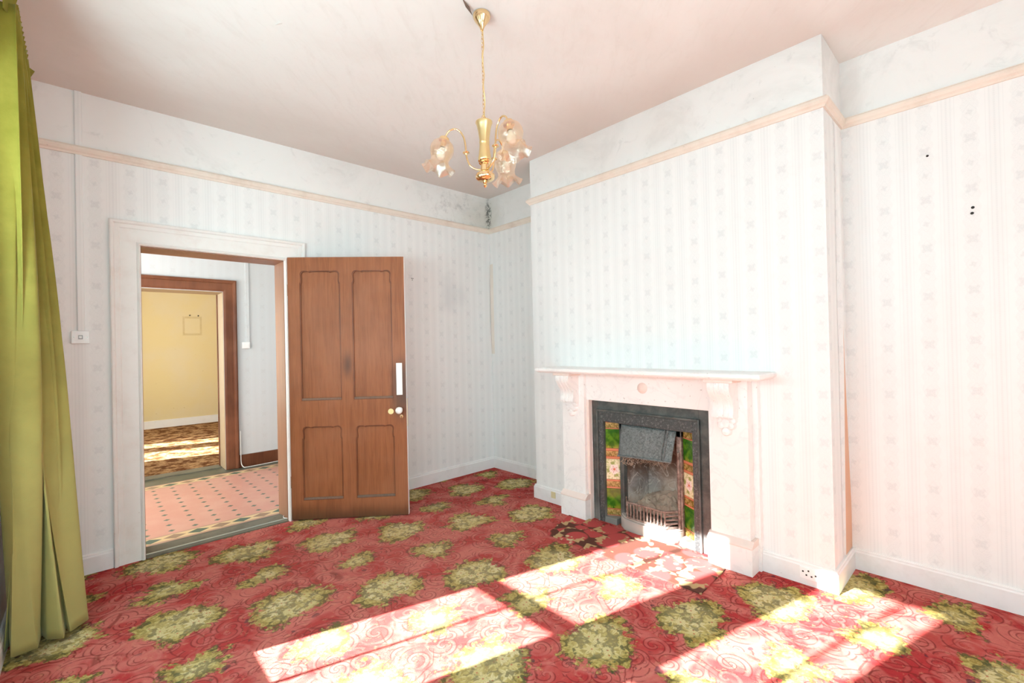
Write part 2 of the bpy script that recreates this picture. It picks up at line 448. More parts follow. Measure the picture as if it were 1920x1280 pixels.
def f_wood(base=(0.300, 0.098, 0.034), dark=(0.120, 0.036, 0.013), local=True, soot=True):
    def f():
        x, y, z = opos() if local else pos()
        g = noise(vec(x * 14.0, y * 14.0, z * 0.9), 3.0, 5.0, 0.6, 0.7)
        g2 = noise(vec(x, y, z), 2.0, 3.0, 0.6)
        fine = noise(vec(x * 90.0, y * 90.0, z * 4.0), 2.0, 3.0, 0.6)
        c = mix(smooth(g, 0.3, 0.75), base, tuple(0.5 * (a + b) for a, b in zip(base, dark)))
        c = mix(smooth(g2, 0.35, 0.7) * 0.35, c, (0.40, 0.165, 0.085))
        c = mix(smooth(fine, 0.5, 0.8) * 0.30, c, dark)
        if soot:   # grime round the handle, on the mullion and along the foot of the door
            d = sq((x - 0.87) * (x - 0.87) * 9.0 + (z - 1.02) * (z - 1.02) * 1.2)
            c = mix(less(d + (g2 - 0.5) * 0.2, 0.22, 0.16) * 0.72, c, (0.050, 0.040, 0.036))
            d = sq((x - 0.445) * (x - 0.445) * 8.0 + (z - 1.20) * (z - 1.20))
            c = mix(less(d, 0.08, 0.08) * 0.62, c, (0.055, 0.035, 0.028))
            c = mix(less(z + (g2 - 0.5) * 0.14, 0.07, 0.09) * 0.8, c, (0.060, 0.030, 0.014))
        return {'color': c, 'bump': (fine, 0.15, 0.001)}
    return f
M_door = material('varnished_pine_door', f_wood((0.33, 0.112, 0.040), (0.130, 0.038, 0.013)), rough=0.5, spec=0.3)
M_jamb = material('brown_painted_joinery', f_wood((0.33, 0.165, 0.095), (0.19, 0.085, 0.045), False, False), rough=0.4)
M_hallcase = material('dark_varnished_casing', f_wood((0.150, 0.050, 0.022), (0.070, 0.022, 0.010), False, False), rough=0.35)
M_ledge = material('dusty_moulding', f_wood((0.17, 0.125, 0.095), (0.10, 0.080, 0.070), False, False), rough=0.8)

def f_halltile():
    x, y, z = pos()
    P = vec(x, y)
    n = noise(P, 5.0, 4.0, 0.6)
    u = (x + 2.803) / 0.147; v = (y - 0.608) / 0.147
    iu = rnd(u); iv = rnd(v)
    du = ab(u - iu) * 0.147; dv = ab(v - iv) * 0.147
    c = mix(smooth(n, 0.35, 0.7) * 0.6, (0.52, 0.25, 0.19), (0.58, 0.34, 0.26))
    c = mix(less(du + dv, 0.024, 0.002), c, (0.10, 0.145, 0.11))
    g = mn(ab(mth('FRACT', u) - 0.5), ab(mth('FRACT', v) - 0.5))
    ydist = mn(ab(y - 0.317), ab(y - 1.93))
    bord = less(ydist, 0.075, 0.002)
    ub = (x + 2.656) / 0.287
    a1 = ab(ub - rnd(ub)) * 0.287
    ub2 = ub + 0.5
    a2 = ab(ub2 - rnd(ub2)) * 0.287
    b = mix(less(a1 + ydist * 1.45, 0.070, 0.002), (0.62, 0.45, 0.24), (0.075, 0.115, 0.085))
    b = mix(less(a2 + ydist * 1.45, 0.070, 0.002), b, (0.27, 0.17, 0.11))
    b = mix(smooth(ydist, 0.052, 0.055), b, (0.40, 0.24, 0.17))
    c = mix(bord, c, b)
    edge = sat(less(y, 0.235, 0.003) + smooth(y, 2.01, 2.016))
    c = mix(edge, c, mix(smooth(n, 0.4, 0.7), (0.075, 0.080, 0.055), (0.15, 0.14, 0.10)))
    return {'color': c, 'rough': 0.28 + n * 0.3}
M_hall = material('encaustic_tile_floor', f_halltile, rough=0.35)
def f_farcarpet():
    x, y, z = pos()
    P = vec(x, y)
    n = noise(vec(x * 1.0, y * 1.0), 7.0, 4.0, 0.7)
    c = mix(smooth(n, 0.42, 0.58), (0.125, 0.048, 0.018), (0.42, 0.25, 0.12))
    return mix(smooth(noise(P, 26.0, 3.0), 0.5, 0.62) * 0.5, c, (0.10, 0.035, 0.012))
M_farcarpet = material('brown_gold_carpet', f_farcarpet, rough=1.0, spec=0.05)
def f_yellow():
    x, y, z = pos()
    P = vec(x, y, z)
    n = noise(P, 1.8, 4.0, 0.6)
    c = mix(smooth(n, 0.35, 0.7), (0.69, 0.57, 0.31), (0.68, 0.58, 0.37))
    # square stain left by a removed fitting
    ax = ab(x + 1.837); az = ab(z - 1.808); m = mx(ax * 1.18, az)
    c = mix(less(ab(m - 0.155), 0.018, 0.014) * (0.05 + 0.75 * noise(P, 11.0, 4.0, 0.7)), c, (0.46, 0.32, 0.14))
    c = mix(smooth(noise(P, 17.0, 3.0), 0.70, 0.76) * 0.4, c, (0.45, 0.30, 0.14))
    return c
M_yellow = material('yellow_distemper', f_yellow, rough=0.9)
M_sill = material('worn_threshold_stone', f_paint((0.16, 0.15, 0.11), (0.05, 0.05, 0.035), 0.9), rough=0.5)
M_strip = material('aluminium_threshold', color=(0.60, 0.62, 0.55), rough=0.35, metal=0.6)

def f_curtain():
    x, y, z = pos()
    P = vec(x, y, z)
    n = noise(P, 7.0, 4.0, 0.6)
    f = noise(vec(x * 200.0, y * 200.0, z * 260.0), 1.0, 1.0)
    c = mix(smooth(n, 0.35, 0.7), (0.195, 0.170, 0.020), (0.25, 0.215, 0.032))
    c = mix((1.0 - smooth(z, 0.0, 2.3)) * 0.55, c, (0.50, 0.46, 0.20))  # shade on the upper cloth put into the colour; paler towards the bottom
    return {'color': c, 'bump': (f, 0.2, 0.001)}
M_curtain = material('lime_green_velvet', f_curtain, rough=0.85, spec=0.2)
b_ = M_curtain.node_tree.nodes['Principled BSDF']
b_.inputs['Sheen Weight'].default_value = 0.2; b_.inputs['Sheen Roughness'].default_value = 0.4
b_.inputs['Sheen Tint'].default_value = (0.85, 0.9, 0.55, 1)

M_brass = material('polished_brass', color=(0.86, 0.64, 0.36), rough=0.12, metal=1.0)
M_brush = material('brushed_brass', color=(0.84, 0.66, 0.34), rough=0.34, metal=1.0)
M_porc = material('white_porcelain', color=(0.86, 0.86, 0.83), rough=0.12, spec=0.6)
M_cable = material('white_cable', color=(0.80, 0.79, 0.75), rough=0.5)

def shade_mat():
    m = bpy.data.materials.new('amber_lustre_glass'); m.use_nodes = True
    nt = m.node_tree; nt.nodes.clear()
    out = nt.nodes.new('ShaderNodeOutputMaterial')
    tr = nt.nodes.new('ShaderNodeBsdfTransparent'); tr.inputs[0].default_value = (0.97, 0.86, 0.74, 1)
    tl = nt.nodes.new('ShaderNodeBsdfTranslucent'); tl.inputs[0].default_value = (0.95, 0.78, 0.60, 1)
    gl = nt.nodes.new('ShaderNodeBsdfGlossy'); gl.inputs[0].default_value = (1, 0.93, 0.85, 1); gl.inputs[1].default_value = 0.05
    lw = nt.nodes.new('ShaderNodeLayerWeight'); lw.inputs[0].default_value = 0.35
    m1 = nt.nodes.new('ShaderNodeMixShader'); m2 = nt.nodes.new('ShaderNodeMixShader')
    mr = nt.nodes.new('ShaderNodeMapRange'); mr.inputs[3].default_value = 0.16; mr.inputs[4].default_value = 0.75
    no = nt.nodes.new('ShaderNodeTexNoise'); no.inputs['Scale'].default_value = 28.0
    bu = nt.nodes.new('ShaderNodeBump'); bu.inputs['Strength'].default_value = 0.25; bu.inputs['Distance'].default_value = 0.01
    nt.links.new(no.outputs[0], bu.inputs['Height']); nt.links.new(bu.outputs[0], gl.inputs['Normal'])
    nt.links.new(lw.outputs['Facing'], mr.inputs[0])
    m1.inputs[0].default_value = 0.14
    nt.links.new(tr.outputs[0], m1.inputs[1]); nt.links.new(tl.outputs[0], m1.inputs[2])
    nt.links.new(mr.outputs[0], m2.inputs[0]); nt.links.new(m1.outputs[0], m2.inputs[1]); nt.links.new(gl.outputs[0], m2.inputs[2])
    nt.links.new(m2.outputs[0], out.inputs[0])
    return m
M_shade = shade_mat()
def glass_mat():
    m = bpy.data.materials.new('window_glass'); m.use_nodes = True
    nt = m.node_tree; nt.nodes.clear()
    out = nt.nodes.new('ShaderNodeOutputMaterial')
    tr = nt.nodes.new('ShaderNodeBsdfTransparent'); gl = nt.nodes.new('ShaderNodeBsdfGlossy'); gl.inputs[1].default_value = 0.02
    m1 = nt.nodes.new('ShaderNodeMixShader'); m1.inputs[0].default_value = 0.05
    nt.links.new(tr.outputs[0], m1.inputs[1]); nt.links.new(gl.outputs[0], m1.inputs[2]); nt.links.new(m1.outputs[0], out.inputs[0])
    return m
M_glass = glass_mat()

# ------------------------------------------------------------------ mesh helpers
def add_box(bm, x0, x1, y0, y1, z0, z1):
    vs = [bm.verts.new((x, y, z)) for x in (x0, x1) for y in (y0, y1) for z in (z0, z1)]
    for f in ((0, 1, 3, 2), (4, 6, 7, 5), (0, 4, 5, 1), (2, 3, 7, 6), (0, 2, 6, 4), (1, 5, 7, 3)):
        bm.faces.new([vs[i] for i in f])
def bx(*boxes):
    bm = bmesh.new()
    for b in boxes: add_box(bm, *b)
    bmesh.ops.recalc_face_normals(bm, faces=bm.faces)
    return bm
def add_tube(bm, pts, r, seg=10, cap=True):
    pts = [Vector(p) for p in pts]; n = len(pts)
    rs = r if isinstance(r, (list, tuple)) else [r] * n
    up = None; rings = []
    for i, p in enumerate(pts):
        t = (pts[min(i + 1, n - 1)] - pts[max(i - 1, 0)]).normalized()
        if up is None: up = t.orthogonal().normalized()
        up = (up - t * up.dot(t)).normalized(); sd = t.cross(up)
        rings.append([bm.verts.new(p + (up * math.cos(2 * PI * k / seg) + sd * math.sin(2 * PI * k / seg)) * rs[i]) for k in range(seg)])
    for a, b in zip(rings, rings[1:]):
        for k in range(seg): bm.faces.new((a[k], a[(k + 1) % seg], b[(k + 1) % seg], b[k]))
    if cap:
        bm.faces.new(rings[0][::-1]); bm.faces.new(rings[-1])
def add_lathe(bm, prof, seg=32, M=None, wav=None, cap=False):
    rings = []
    for (r, z) in prof:
        ring = []
        for k in range(seg):
            a = 2 * PI * k / seg
            rr, zz = (r, z) if not wav else wav(r, z, a)
            v = Vector((rr * math.cos(a), rr * math.sin(a), zz))
            ring.append(bm.verts.new(M @ v if M else v))
        rings.append(ring)
    for a, b in zip(rings, rings[1:]):
        for k in range(seg): bm.faces.new((a[k], a[(k + 1) % seg], b[(k + 1) % seg], b[k]))
    if cap:
        bm.faces.new(rings[0][::-1]); bm.faces.new(rings[-1])
def add_prism(bm, poly, fn, d0, d1):
    """poly of (a,b); fn(a,b,d)->xyz"""
    v0 = [bm.verts.new(fn(a, b, d0)) for a, b in poly]; v1 = [bm.verts.new(fn(a, b, d1)) for a, b in poly]
    bm.faces.new(v0[::-1]); bm.faces.new(v1)
    n = len(poly)
    for k in range(n): bm.faces.new((v0[k], v0[(k + 1) % n], v1[(k + 1) % n], v1[k]))
def obj(name, bm, mat, parent=None, local=False, smooth=False, bevel=0.0, kind=None, label=None, cat=None, group=None, origin='base', seg=2):
    bmesh.ops.recalc_face_normals(bm, faces=bm.faces)
    me = bpy.data.meshes.new(name); bm.to_mesh(me); bm.free()
    me.materials.append(mat)
    if smooth:
        me.shade_smooth()
        try: me.set_sharp_from_angle(angle=math.radians(40))
        except Exception: pass
    o = bpy.data.objects.new(name, me); COL.objects.link(o)
    if parent is not None:
        o.parent = parent
        if not local:
            w = Vector((0, 0, 0)); q = parent
            while q is not None: w += q.location; q = q.parent
            o.location = -w
            if origin == 'centre': recenter(o, me, 'centre')
    else:
        recenter(o, me, 'base' if origin == 'base' else 'centre')
    if bevel > 0:
        md = o.modifiers.new('bevel', 'BEVEL'); md.width = bevel; md.segments = seg; md.limit_method = 'ANGLE'; md.angle_limit = math.radians(35)
    tag(o, kind, label, cat, group)
    return o
def recenter(o, me, how):
    co = [v.co.copy() for v in me.vertices]
    lo = Vector((min(c[i] for c in co) for i in range(3))); hi = Vector((max(c[i] for c in co) for i in range(3)))
    c = (lo + hi) / 2
    if how == 'base': c.z = lo.z
    me.transform(Matrix.Translation(-c)); o.location = o.location + c
def tag(o, kind=None, label=None, cat=None, group=None):
    if kind: o['kind'] = kind
    if label: o['label'] = label
    if cat: o['category'] = cat
    if group: o['group'] = group
def empty(name, loc, label=None, cat=None, kind=None, group=None):
    o = bpy.data.objects.new(name, None); COL.objects.link(o); o.location = loc; o.empty_display_size = 0.1
    tag(o, kind, label, cat, group); return o
def struct(name, bm, mat, label=None, parent=None, **k):
    return obj(name, bm, mat, parent, kind='structure' if parent is None else None, label=label, cat=k.pop('cat', None), **k)
def holed(name, outer, holes, depth):
    """flat board with shaped holes: returns a bmesh in local XZ, thickness along Y (0..depth)"""
    cu = bpy.data.curves.new(name, 'CURVE'); cu.dimensions = '2D'; cu.fill_mode = 'BOTH'; cu.extrude = depth / 2
    for loop in [outer] + holes:
        sp = cu.splines.new('POLY'); sp.points.add(len(loop) - 1); sp.use_cyclic_u = True
        for p, (a, b) in zip(sp.points, loop): p.co = (a, b, 0, 1)
    o = bpy.data.objects.new(name, cu); COL.objects.link(o)
    dg = bpy.context.evaluated_depsgraph_get()
    me = bpy.data.meshes.new_from_object(o.evaluated_get(dg))
    bm = bmesh.new(); bm.from_mesh(me)
    bmesh.ops.transform(bm, matrix=Matrix(((1, 0, 0, 0), (0, 0, 1, depth / 2), (0, 1, 0, 0), (0, 0, 0, 1))), verts=bm.verts)
    bmesh.ops.remove_doubles(bm, verts=bm.verts, dist=1e-5)
    bpy.data.objects.remove(o); bpy.data.curves.remove(cu); bpy.data.meshes.remove(me)
    return bm
BL = dict(kind='structure')

# ------------------------------------------------------------------ room constants
H = 2.942; RZ = 2.553; RT = 2.606; BA, BB, BD = -1.0275, -3.20, -0.392   # breast: y range, front x
WX, RY = -3.55, -6.10; DX0, DX1, DH = -2.990, -2.115, 2.035
BT = 0.118

# ------------------------------------------------------------------ setting
struct('floor', bx((WX - .1, 0.2, RY - .1, 0.0, -0.10, 0.0)), M_carpet, 'red wall-to-wall carpet with olive flower bunches and scrolls', cat='carpet')
struct('floor', bx((-4.6, 0.3, 0.0, 2.45, -0.10, -0.004)), M_hall, 'pink hall tile floor with small green diamonds', cat='tiled floor')
struct('floor', bx((-4.6, 0.3, 2.45, 6.45, -0.10, -0.002)), M_farcarpet, 'brown and gold carpet of the far yellow room', cat='carpet')
struct('ceiling', bx((WX - .1, 0.2, RY - .1, 0.12, H, H + 0.1)), M_ceil)
struct('ceiling', bx((-4.6, 0.3, 0.12, 6.5, H, H + 0.1)), M_white)
# door wall: papered part, then plain frieze above the picture rail
struct('wall_back', bx((WX - .1, DX0, 0, 0.24, 0, RZ), (DX1, 0.2, 0, 0.24, 0, RZ), (DX0, DX1, 0, 0.24, DH, RZ)), M_wpA, 'papered wall with the open doorway')
struct('wall_back', bx((WX - .1, 0.2, 0, 0.24, RZ, H)), M_frieze)
# fireplace wall
struct('wall_right', bx((0, 0.2, RY - .1, 0, 0, RZ)), M_wpB)
struct('wall_right', bx((0, 0.2, RY - .1, 0, RZ, H)), M_frieze)
HY0, HY1, HZ = -2.52, -1.72, 0.82
struct('wall_chimney', bx((BD, 0, BB, HY0, 0, RZ), (BD, 0, HY1, BA, 0, RZ), (BD, 0, HY0, HY1, HZ, RZ)), M_wpB, 'papered chimney breast above the marble fireplace')
struct('wall_chimney', bx((BD, 0, BB, BA, RZ, H)), M_frieze)
# rear wall; the wide opening behind the camera is added to admit fill light
ry0, ry1 = RY - .1, RY
struct('wall_rear', bx((WX - .1, -3.4, ry0, ry1, 0, H), (-2.0, 0.2, ry0, ry1, 0, H), (-3.4, -2.0, ry0, ry1, 0, 0.6), (-3.4, -2.0, ry0, ry1, 2.5, H)), M_wpA)
# left wall: two window openings, and an unseen third added for room light
W1 = (-1.866, -1.285); W2 = (-2.705, -2.270); W3 = (-4.40, -3.50); WZ0, WZ1 = 0.623, 2.347; fr = 0.05
lw = [(WX - .1, WX, W1[1] + fr, 0, 0, H), (WX - .1, WX, W2[1] + fr, W1[0] - fr, 0, H), (WX - .1, WX, W3[1] + fr, W2[0] - fr, 0, H), (WX - .1, WX, RY, W3[0] - fr, 0, H)]
for w in (W1, W2, W3):
    lw += [(WX - .1, WX, w[0] - fr, w[1] + fr, 0, WZ0 - fr - .02), (WX - .1, WX, w[0] - fr, w[1] + fr, WZ1 + fr, H)]
struct('wall_left', bx(*lw), M_white)
def window(nm, w, bars, bw=0.012):
    r = empty(nm, (WX - .07, (w[0] + w[1]) / 2, WZ0 - fr), None, None, 'structure')
    x0, x1 = WX - .09, WX - .06
    b = [(x0, x1, w[0] - fr, w[0], WZ0 - fr, WZ1 + fr), (x0, x1, w[1], w[1] + fr, WZ0 - fr, WZ1 + fr), (x0, x1, w[0], w[1], WZ0 - fr, WZ0), (x0, x1, w[0], w[1], WZ1, WZ1 + fr)]
    obj('window_frame', bx(*b), M_white, r)
    obj('meeting_rail', bx((x0, x1, w[0], w[1], 1.355, 1.443)), M_white, r)
    for yb in bars: obj('glazing_bar', bx((x0 + .004, x1 - .004, yb - bw / 2, yb + bw / 2, WZ0, WZ1)), M_white, r)
    obj('pane', bx((x0 + .013, x0 + .017, w[0], w[1], WZ0, WZ1)), M_glass, r)
window('window_1', W1, [-1.553]); window('window_2', W2, [-2.558], 0.022); window('added_window_3', W3, [-3.95])
# hall shell
struct('wall_hall', bx((-4.7, -3.12, 2.15, 2.45, 0, H), (-2.13, 0.3, 2.15, 2.45, 0, H), (-3.12, -2.13, 2.15, 2.45, 2.0, H)), M_wpS, 'pale striped wallpaper wall across the hall')
struct('wall_hall', bx((0.2, 0.3, 0.24, 2.15, 0, H)), M_wpS)
struct('wall_hall', bx((-4.7, -4.6, 0.24, 2.15, 0, H)), M_white)
struct('wall_hall', bx((-4.7, WX - .1, 0.0, 0.24, 0, H)), M_white)
# far room shell
struct('wall_far', bx((-4.7, 0.3, 6.35, 6.45, 0, H)), M_yellow, 'bare yellow wall of the far room with a square stain')
struct('wall_far', bx((0.2, 0.3, 2.45, 6.35, 0, H)), M_yellow)
FX = -3.6
fwin = [(4.585, 4.96), (3.60, 4.245)]
fb = [(FX - .1, FX, 2.45, 3.60, 0, H), (FX - .1, FX, 4.245, 4.585, 0, H), (FX - .1, FX, 4.96, 5.145, 0, H), (FX - .1, FX, 5.185, 6.35, 0, H)]
for a, b in fwin + [(5.145, 5.185)]: fb += [(FX - .1, FX, a, b, 0, .45), (FX - .1, FX, a, b, 2.45, H)]
struct('wall_far', bx(*fb), M_yellow)
struct('baseboard_far', bx((-4.6, 0.2, 6.33, 6.35, 0.0, 0.135)), M_white)

# ------------------------------------------------------------------ trims: picture rail, skirting
def rail_profile():  # (out, z)
    return [(0, RZ), (0.010, RZ), (0.014, RZ + .010), (0.024, RZ + .018), (0.030, RZ + .030), (0.030, RZ + .042), (0.022, RZ + .048), (0.020, RT), (0, RT)]
def base_profile():
    return [(0, 0), (0.018, 0), (0.018, BT - .020), (0.013, BT - .013), (0.013, BT - .006), (0.008, BT), (0, BT)]
def sweep(prof, path, out):
    """profile swept along a plan polyline; out = sign of the left-hand normal; mitred"""
    bm = bmesh.new(); rings = []
    P = [Vector((p[0], p[1])) for p in path]
    nrm = []
    for a, b in zip(P, P[1:]):
        d = (b - a).normalized(); nrm.append(Vector((-d.y, d.x)) * out)
    for i, p in enumerate(P):
        if i == 0: m = nrm[0]
        elif i == len(P) - 1: m = nrm[-1]
        else:
            m = nrm[i - 1] + nrm[i]; m = m / (m.dot(nrm[i]))
        rings.append([bm.verts.new((p.x + m.x * o, p.y + m.y * o, z)) for o, z in prof])
    n = len(prof)
    for a, b in zip(rings, rings[1:]):
        for k in range(n): bm.faces.new((a[k], a[(k + 1) % n], b[(k + 1) % n], b[k]))
    bm.faces.new(rings[0]); bm.faces.new(rings[-1][::-1])
    return bm
struct('trim_picture_rail', sweep(rail_profile(), [(WX, 0), (0, 0), (0, BA), (BD, BA), (BD, BB), (0, BB), (0, RY)], -1), M_rail, 'cream picture rail running round the room')
struct('baseboard_back', sweep(base_profile(), [(WX, 0), (-3.145, 0)], -1), M_white)
struct('baseboard_right', sweep(base_profile(), [(-1.948, 0), (0, 0), (0, BA), (BD, BA), (BD, -1.425)], -1), M_white)
struct('baseboard_right', sweep(base_profile(), [(BD, -2.842), (BD, BB), (0, BB), (0, RY)], -1), M_white)
struct('baseboard_left', sweep(base_profile(), [(WX, RY), (WX, 0)], -1), M_white)

# door casing of the room
def casing_profile():
    return [(0, 0), (0, 0.020), (0.008, 0.026), (0.016, 0.020), (0.020, 0.013), (0.100, 0.013), (0.106, 0.018), (0.128, 0.018), (0.134, 0.028), (0.146, 0.032), (0.152, 0.028), (0.152, 0)]
def casing(x0, x1, zt, prof, face_y, sgn, bot=0.0, leftonly=False):
    """mitred casing; prof (distance outward from the opening, projection)"""
    bm = bmesh.new(); rings = []
    cor = [((x0, bot), (-1, 0)), ((x0, zt), (-1, 1)), ((x1, zt), (1, 1)), ((x1, bot), (1, 0))]
    for (x, z), (mx_, mz) in cor:
        rings.append([bm.verts.new((x + mx_ * d, face_y + sgn * p, z + mz * d)) for d, p in prof])
    n = len(prof)
    for a, b in zip(rings, rings[1:]):
        for k in range(n): bm.faces.new((a[k], a[(k + 1) % n], b[(k + 1) % n], b[k]))
    bm.faces.new(rings[0]); bm.faces.new(rings[-1][::-1])
    return bm
struct('trim_door_casing', casing(DX0, DX1, DH, casing_profile(), 0, -1), M_casing, 'off-white moulded casing around the doorway')
# brown lining inside the opening + stop
struct('trim_door_lining', bx((DX1 - .004, DX1 + .001, 0.012, 0.236, 0, DH), (DX0 - .001, DX0 + .004, 0.012, 0.236, 0, DH), (DX0, DX1, 0.012, 0.236, DH - .006, DH)), M_jamb, 'brown wooden lining inside the doorway')
struct('trim_threshold', bx((DX0 + .005, DX1 - .005, -0.012, 0.17, 0.0, 0.008)), M_sill, 'dark worn threshold under the doorway')
struct('trim_threshold_strip', bx((DX0 + .005, DX1 - .005, 0.036, 0.048, 0.008, 0.012)), M_strip, 'thin metal strip across the dark threshold')
# hall doorway casing and lining
def case2(): return [(0, 0), (0, 0.014), (0.02, 0.020), (0.09, 0.020), (0.095, 0.030), (0.115, 0.036), (0.128, 0.030), (0.130, 0)]
struct('trim_hall_casing', casing(-3.12, -2.128, 2.005, case2(), 2.15, -1), M_hallcase, 'dark brown casing of the doorway across the hall')
struct('trim_hall_lining', bx((-2.13 - .003, -2.13 + .001, 2.152, 2.45, 0, 2.0), (-3.12, -2.13, 2.152, 2.45, 1.994, 2.0)), material('pale_lining', f_paint((0.44, 0.33, 0.20), (0.3, 0.2, 0.12), 0.4), rough=0.5))
struct('trim_hall_stop', bx((-2.142, -2.13, 2.42, 2.455, 0, 2.0)), M_hallcase)
struct('baseboard_hall', bx((-1.996, 0.2, 2.132, 2.15, 0.0, 0.14)), M_hallcase, 'dark brown skirting board in the hall')
struct('trim_far_sill', bx((-3.11, -2.145, 2.30, 2.47, -0.004, 0.006)), M_sill)

# ------------------------------------------------------------------ wallpapered conduit and switch
obj('cable_trunking', bx((-3.292, -3.258, -0.013, 0.0, 1.479, RZ), (-3.292, -3.258, -0.013, 0.0, RT, H)), M_wpA, None, label='papered-over cable trunking rising from the light switch', cat='cable trunking', bevel=.003)
sw = obj('light_switch', bx((-3.321, -3.237, -0.020, 0.0, 1.401, 1.479)), M_plastic, None, label='white plastic light switch on the wall beside the curtain', cat='light switch', bevel=.005)
obj('switch_surround', bx((-3.289, -3.269, -0.0215, -0.019, 1.428, 1.452)), material('grey_plastic', color=(.35, .37, .38), rough=.4), sw, bevel=.001)
obj('rocker', bx((-3.286, -3.273, -0.025, -0.0215, 1.433, 1.447)), M_plastic, sw, bevel=.001)
for xx in (-3.309, -3.249):
    bm = bmesh.new(); add_lathe(bm, [(0.0, 0), (.0035, 0), (.0035, .001), (0, .001)], 10, Matrix.Translation((xx, -0.0195, 1.44)) @ Matrix.Rotation(PI / 2, 4, 'X'))
    obj('screw', bm, M_strip, sw)

# wall fixings
def disc(bm, c, r, ax, t=.0015, seg=10):
    R = {'y': Matrix.Rotation(PI / 2, 4, 'X'), 'x': Matrix.Rotation(-PI / 2, 4, 'Y')}[ax]
    add_lathe(bm, [(0.0, 0), (r, 0), (r * .9, t), (0, t)], seg, Matrix.Translation(c) @ R)
bm = bmesh.new()
for dx, dz in ((-.007, .006), (.007, .006), (0, -.008)): disc(bm, (-0.975 + dx, 0, 1.982 + dz), .0045, 'y')
obj('screw_holes', bm, M_hole, None, label='cluster of three dark screw holes beside the open door', cat='screw holes')
bm = bmesh.new(); disc(bm, (0, -3.732, 1.972), .007, 'x'); disc(bm, (0, -3.729, 1.944), .007, 'x')
obj('screw_holes', bm, M_hole, None, label='pair of dark screw holes high on the right recess wall', cat='screw holes')
bm = bmesh.new(); disc(bm, (0, -3.570, 2.282), .006, 'x')
obj('nail_hole', bm, M_hole, None, label='single small nail hole near the rail, right recess wall', cat='nail hole')
for k, (x_, z_) in enumerate(((-1.874, 2.0), (-1.745, 1.995))):
    bm = bmesh.new(); add_tube(bm, [(x_, 6.35, z_), (x_, 6.325, z_ + .004)], .010, 8)
    obj('wall_hook', bm, M_hole, None, label=('dark hook over the square stain, left one of the pair', 'dark hook over the square stain, right one of the pair')[k], cat='hook', group='hooks on the yellow wall')

# peeling wallpaper by the recess beside the breast, bare plaster behind it
bm = bmesh.new()
poly = [(-0.158, 1.45), (-0.153, 1.135), (-0.159, 0.75), (-0.165, BT + .002), (0.0, BT + .002), (0.0, 0.38), (-0.031, 0.726), (-0.065, 1.129), (-0.085, 1.405), (-0.12, 1.60)]
add_prism(bm, poly, lambda a, b, d: (a, BB - d, b), 0.0, 0.002)
obj('bare_plaster', bm, M_peach, None, kind='structure')
bm = bmesh.new()
line = [(-0.119, 2.54), (-0.132, 2.34), (-0.145, 1.885), (-0.158, 1.45), (-0.153, 1.135), (-0.159, 0.75), (-0.165, BT + .004)]
n = len(line); rows = []
for i, (a, z) in enumerate(line):
    curl = 0.012 * math.sin(PI * i / (n - 1)) + 0.003
    rows.append([bm.verts.new((a + dx, BB - dy - .0004, z)) for dx, dy in ((-0.05, 0.0006), (-0.02, curl * .35), (0.004, curl), (0.0045, curl - .001), (-0.02, curl * .35 - .001), (-0.05, 0.0))])
for r1, r2 in zip(rows, rows[1:]):
    for k in range(5): bm.faces.new((r1[k], r1[k + 1], r2[k + 1], r2[k]))
obj('peeling_wallpaper', bm, M_wpB, None, smooth=True, label='long edge of wallpaper peeling off the side of the chimney breast', cat='wallpaper')
bm = bmesh.new()
rows = []
for i in range(14):
    z = 1.24 + i * (2.22 - 1.24) / 13; c = math.sin(PI * i / 13)
    rows.append([bm.verts.new(p) for p in ((-0.0006, -0.050, z), (-0.0012 - .006 * c, -0.030, z), (-0.002 - .010 * c, -0.003 - .006 * c, z), (-0.0015 - .009 * c, -0.002 - .006 * c, z), (-0.0008 - .005 * c, -0.03, z))])
for r1, r2 in zip(rows, rows[1:]):
    for k in range(4): bm.faces.new((r1[k], r1[k + 1], r2[k + 1], r2[k]))
obj('peeling_wallpaper', bm, material('yellowed_paper', f_paint((0.78, 0.71, 0.64), (0.72, 0.60, 0.50), .5), rough=.8), None, smooth=True, label='wallpaper lifted away in the back corner of the room', cat='wallpaper')
# flaking paint on the ceiling
def flake(c, dx, dy, w, lab):
    bm = bmesh.new(); p = Vector(c); d = Vector((dx, dy, 0)); s = Vector((-dy, dx, 0)).normalized() * w
    pts = [p, p + d * .5 + s, p + d, p + d * .5 - s]
    lo = [bm.verts.new(q - Vector((0, 0, h))) for q, h in zip(pts, (0, .006, .022, .012))]
    hi = [bm.verts.new(q - Vector((0, 0, h - .001))) for q, h in zip(pts, (0, .006, .022, .012))]
    bm.faces.new(lo); bm.faces.new(hi[::-1])
    for k in range(4): bm.faces.new((lo[k], lo[(k + 1) % 4], hi[(k + 1) % 4], hi[k]))
    obj('paint_flake', bm, M_ledge if w > .008 else M_ceil, None, label=lab, cat='paint flake')
flake((-2.549, -1.400, H), 0.012, -0.065, .006, 'curled flake of ceiling paint left of the chandelier')
flake((-1.96, -2.150, H), 0.085, 0.032, .010, 'dark curled flake of ceiling paint beside the brass ceiling rose')

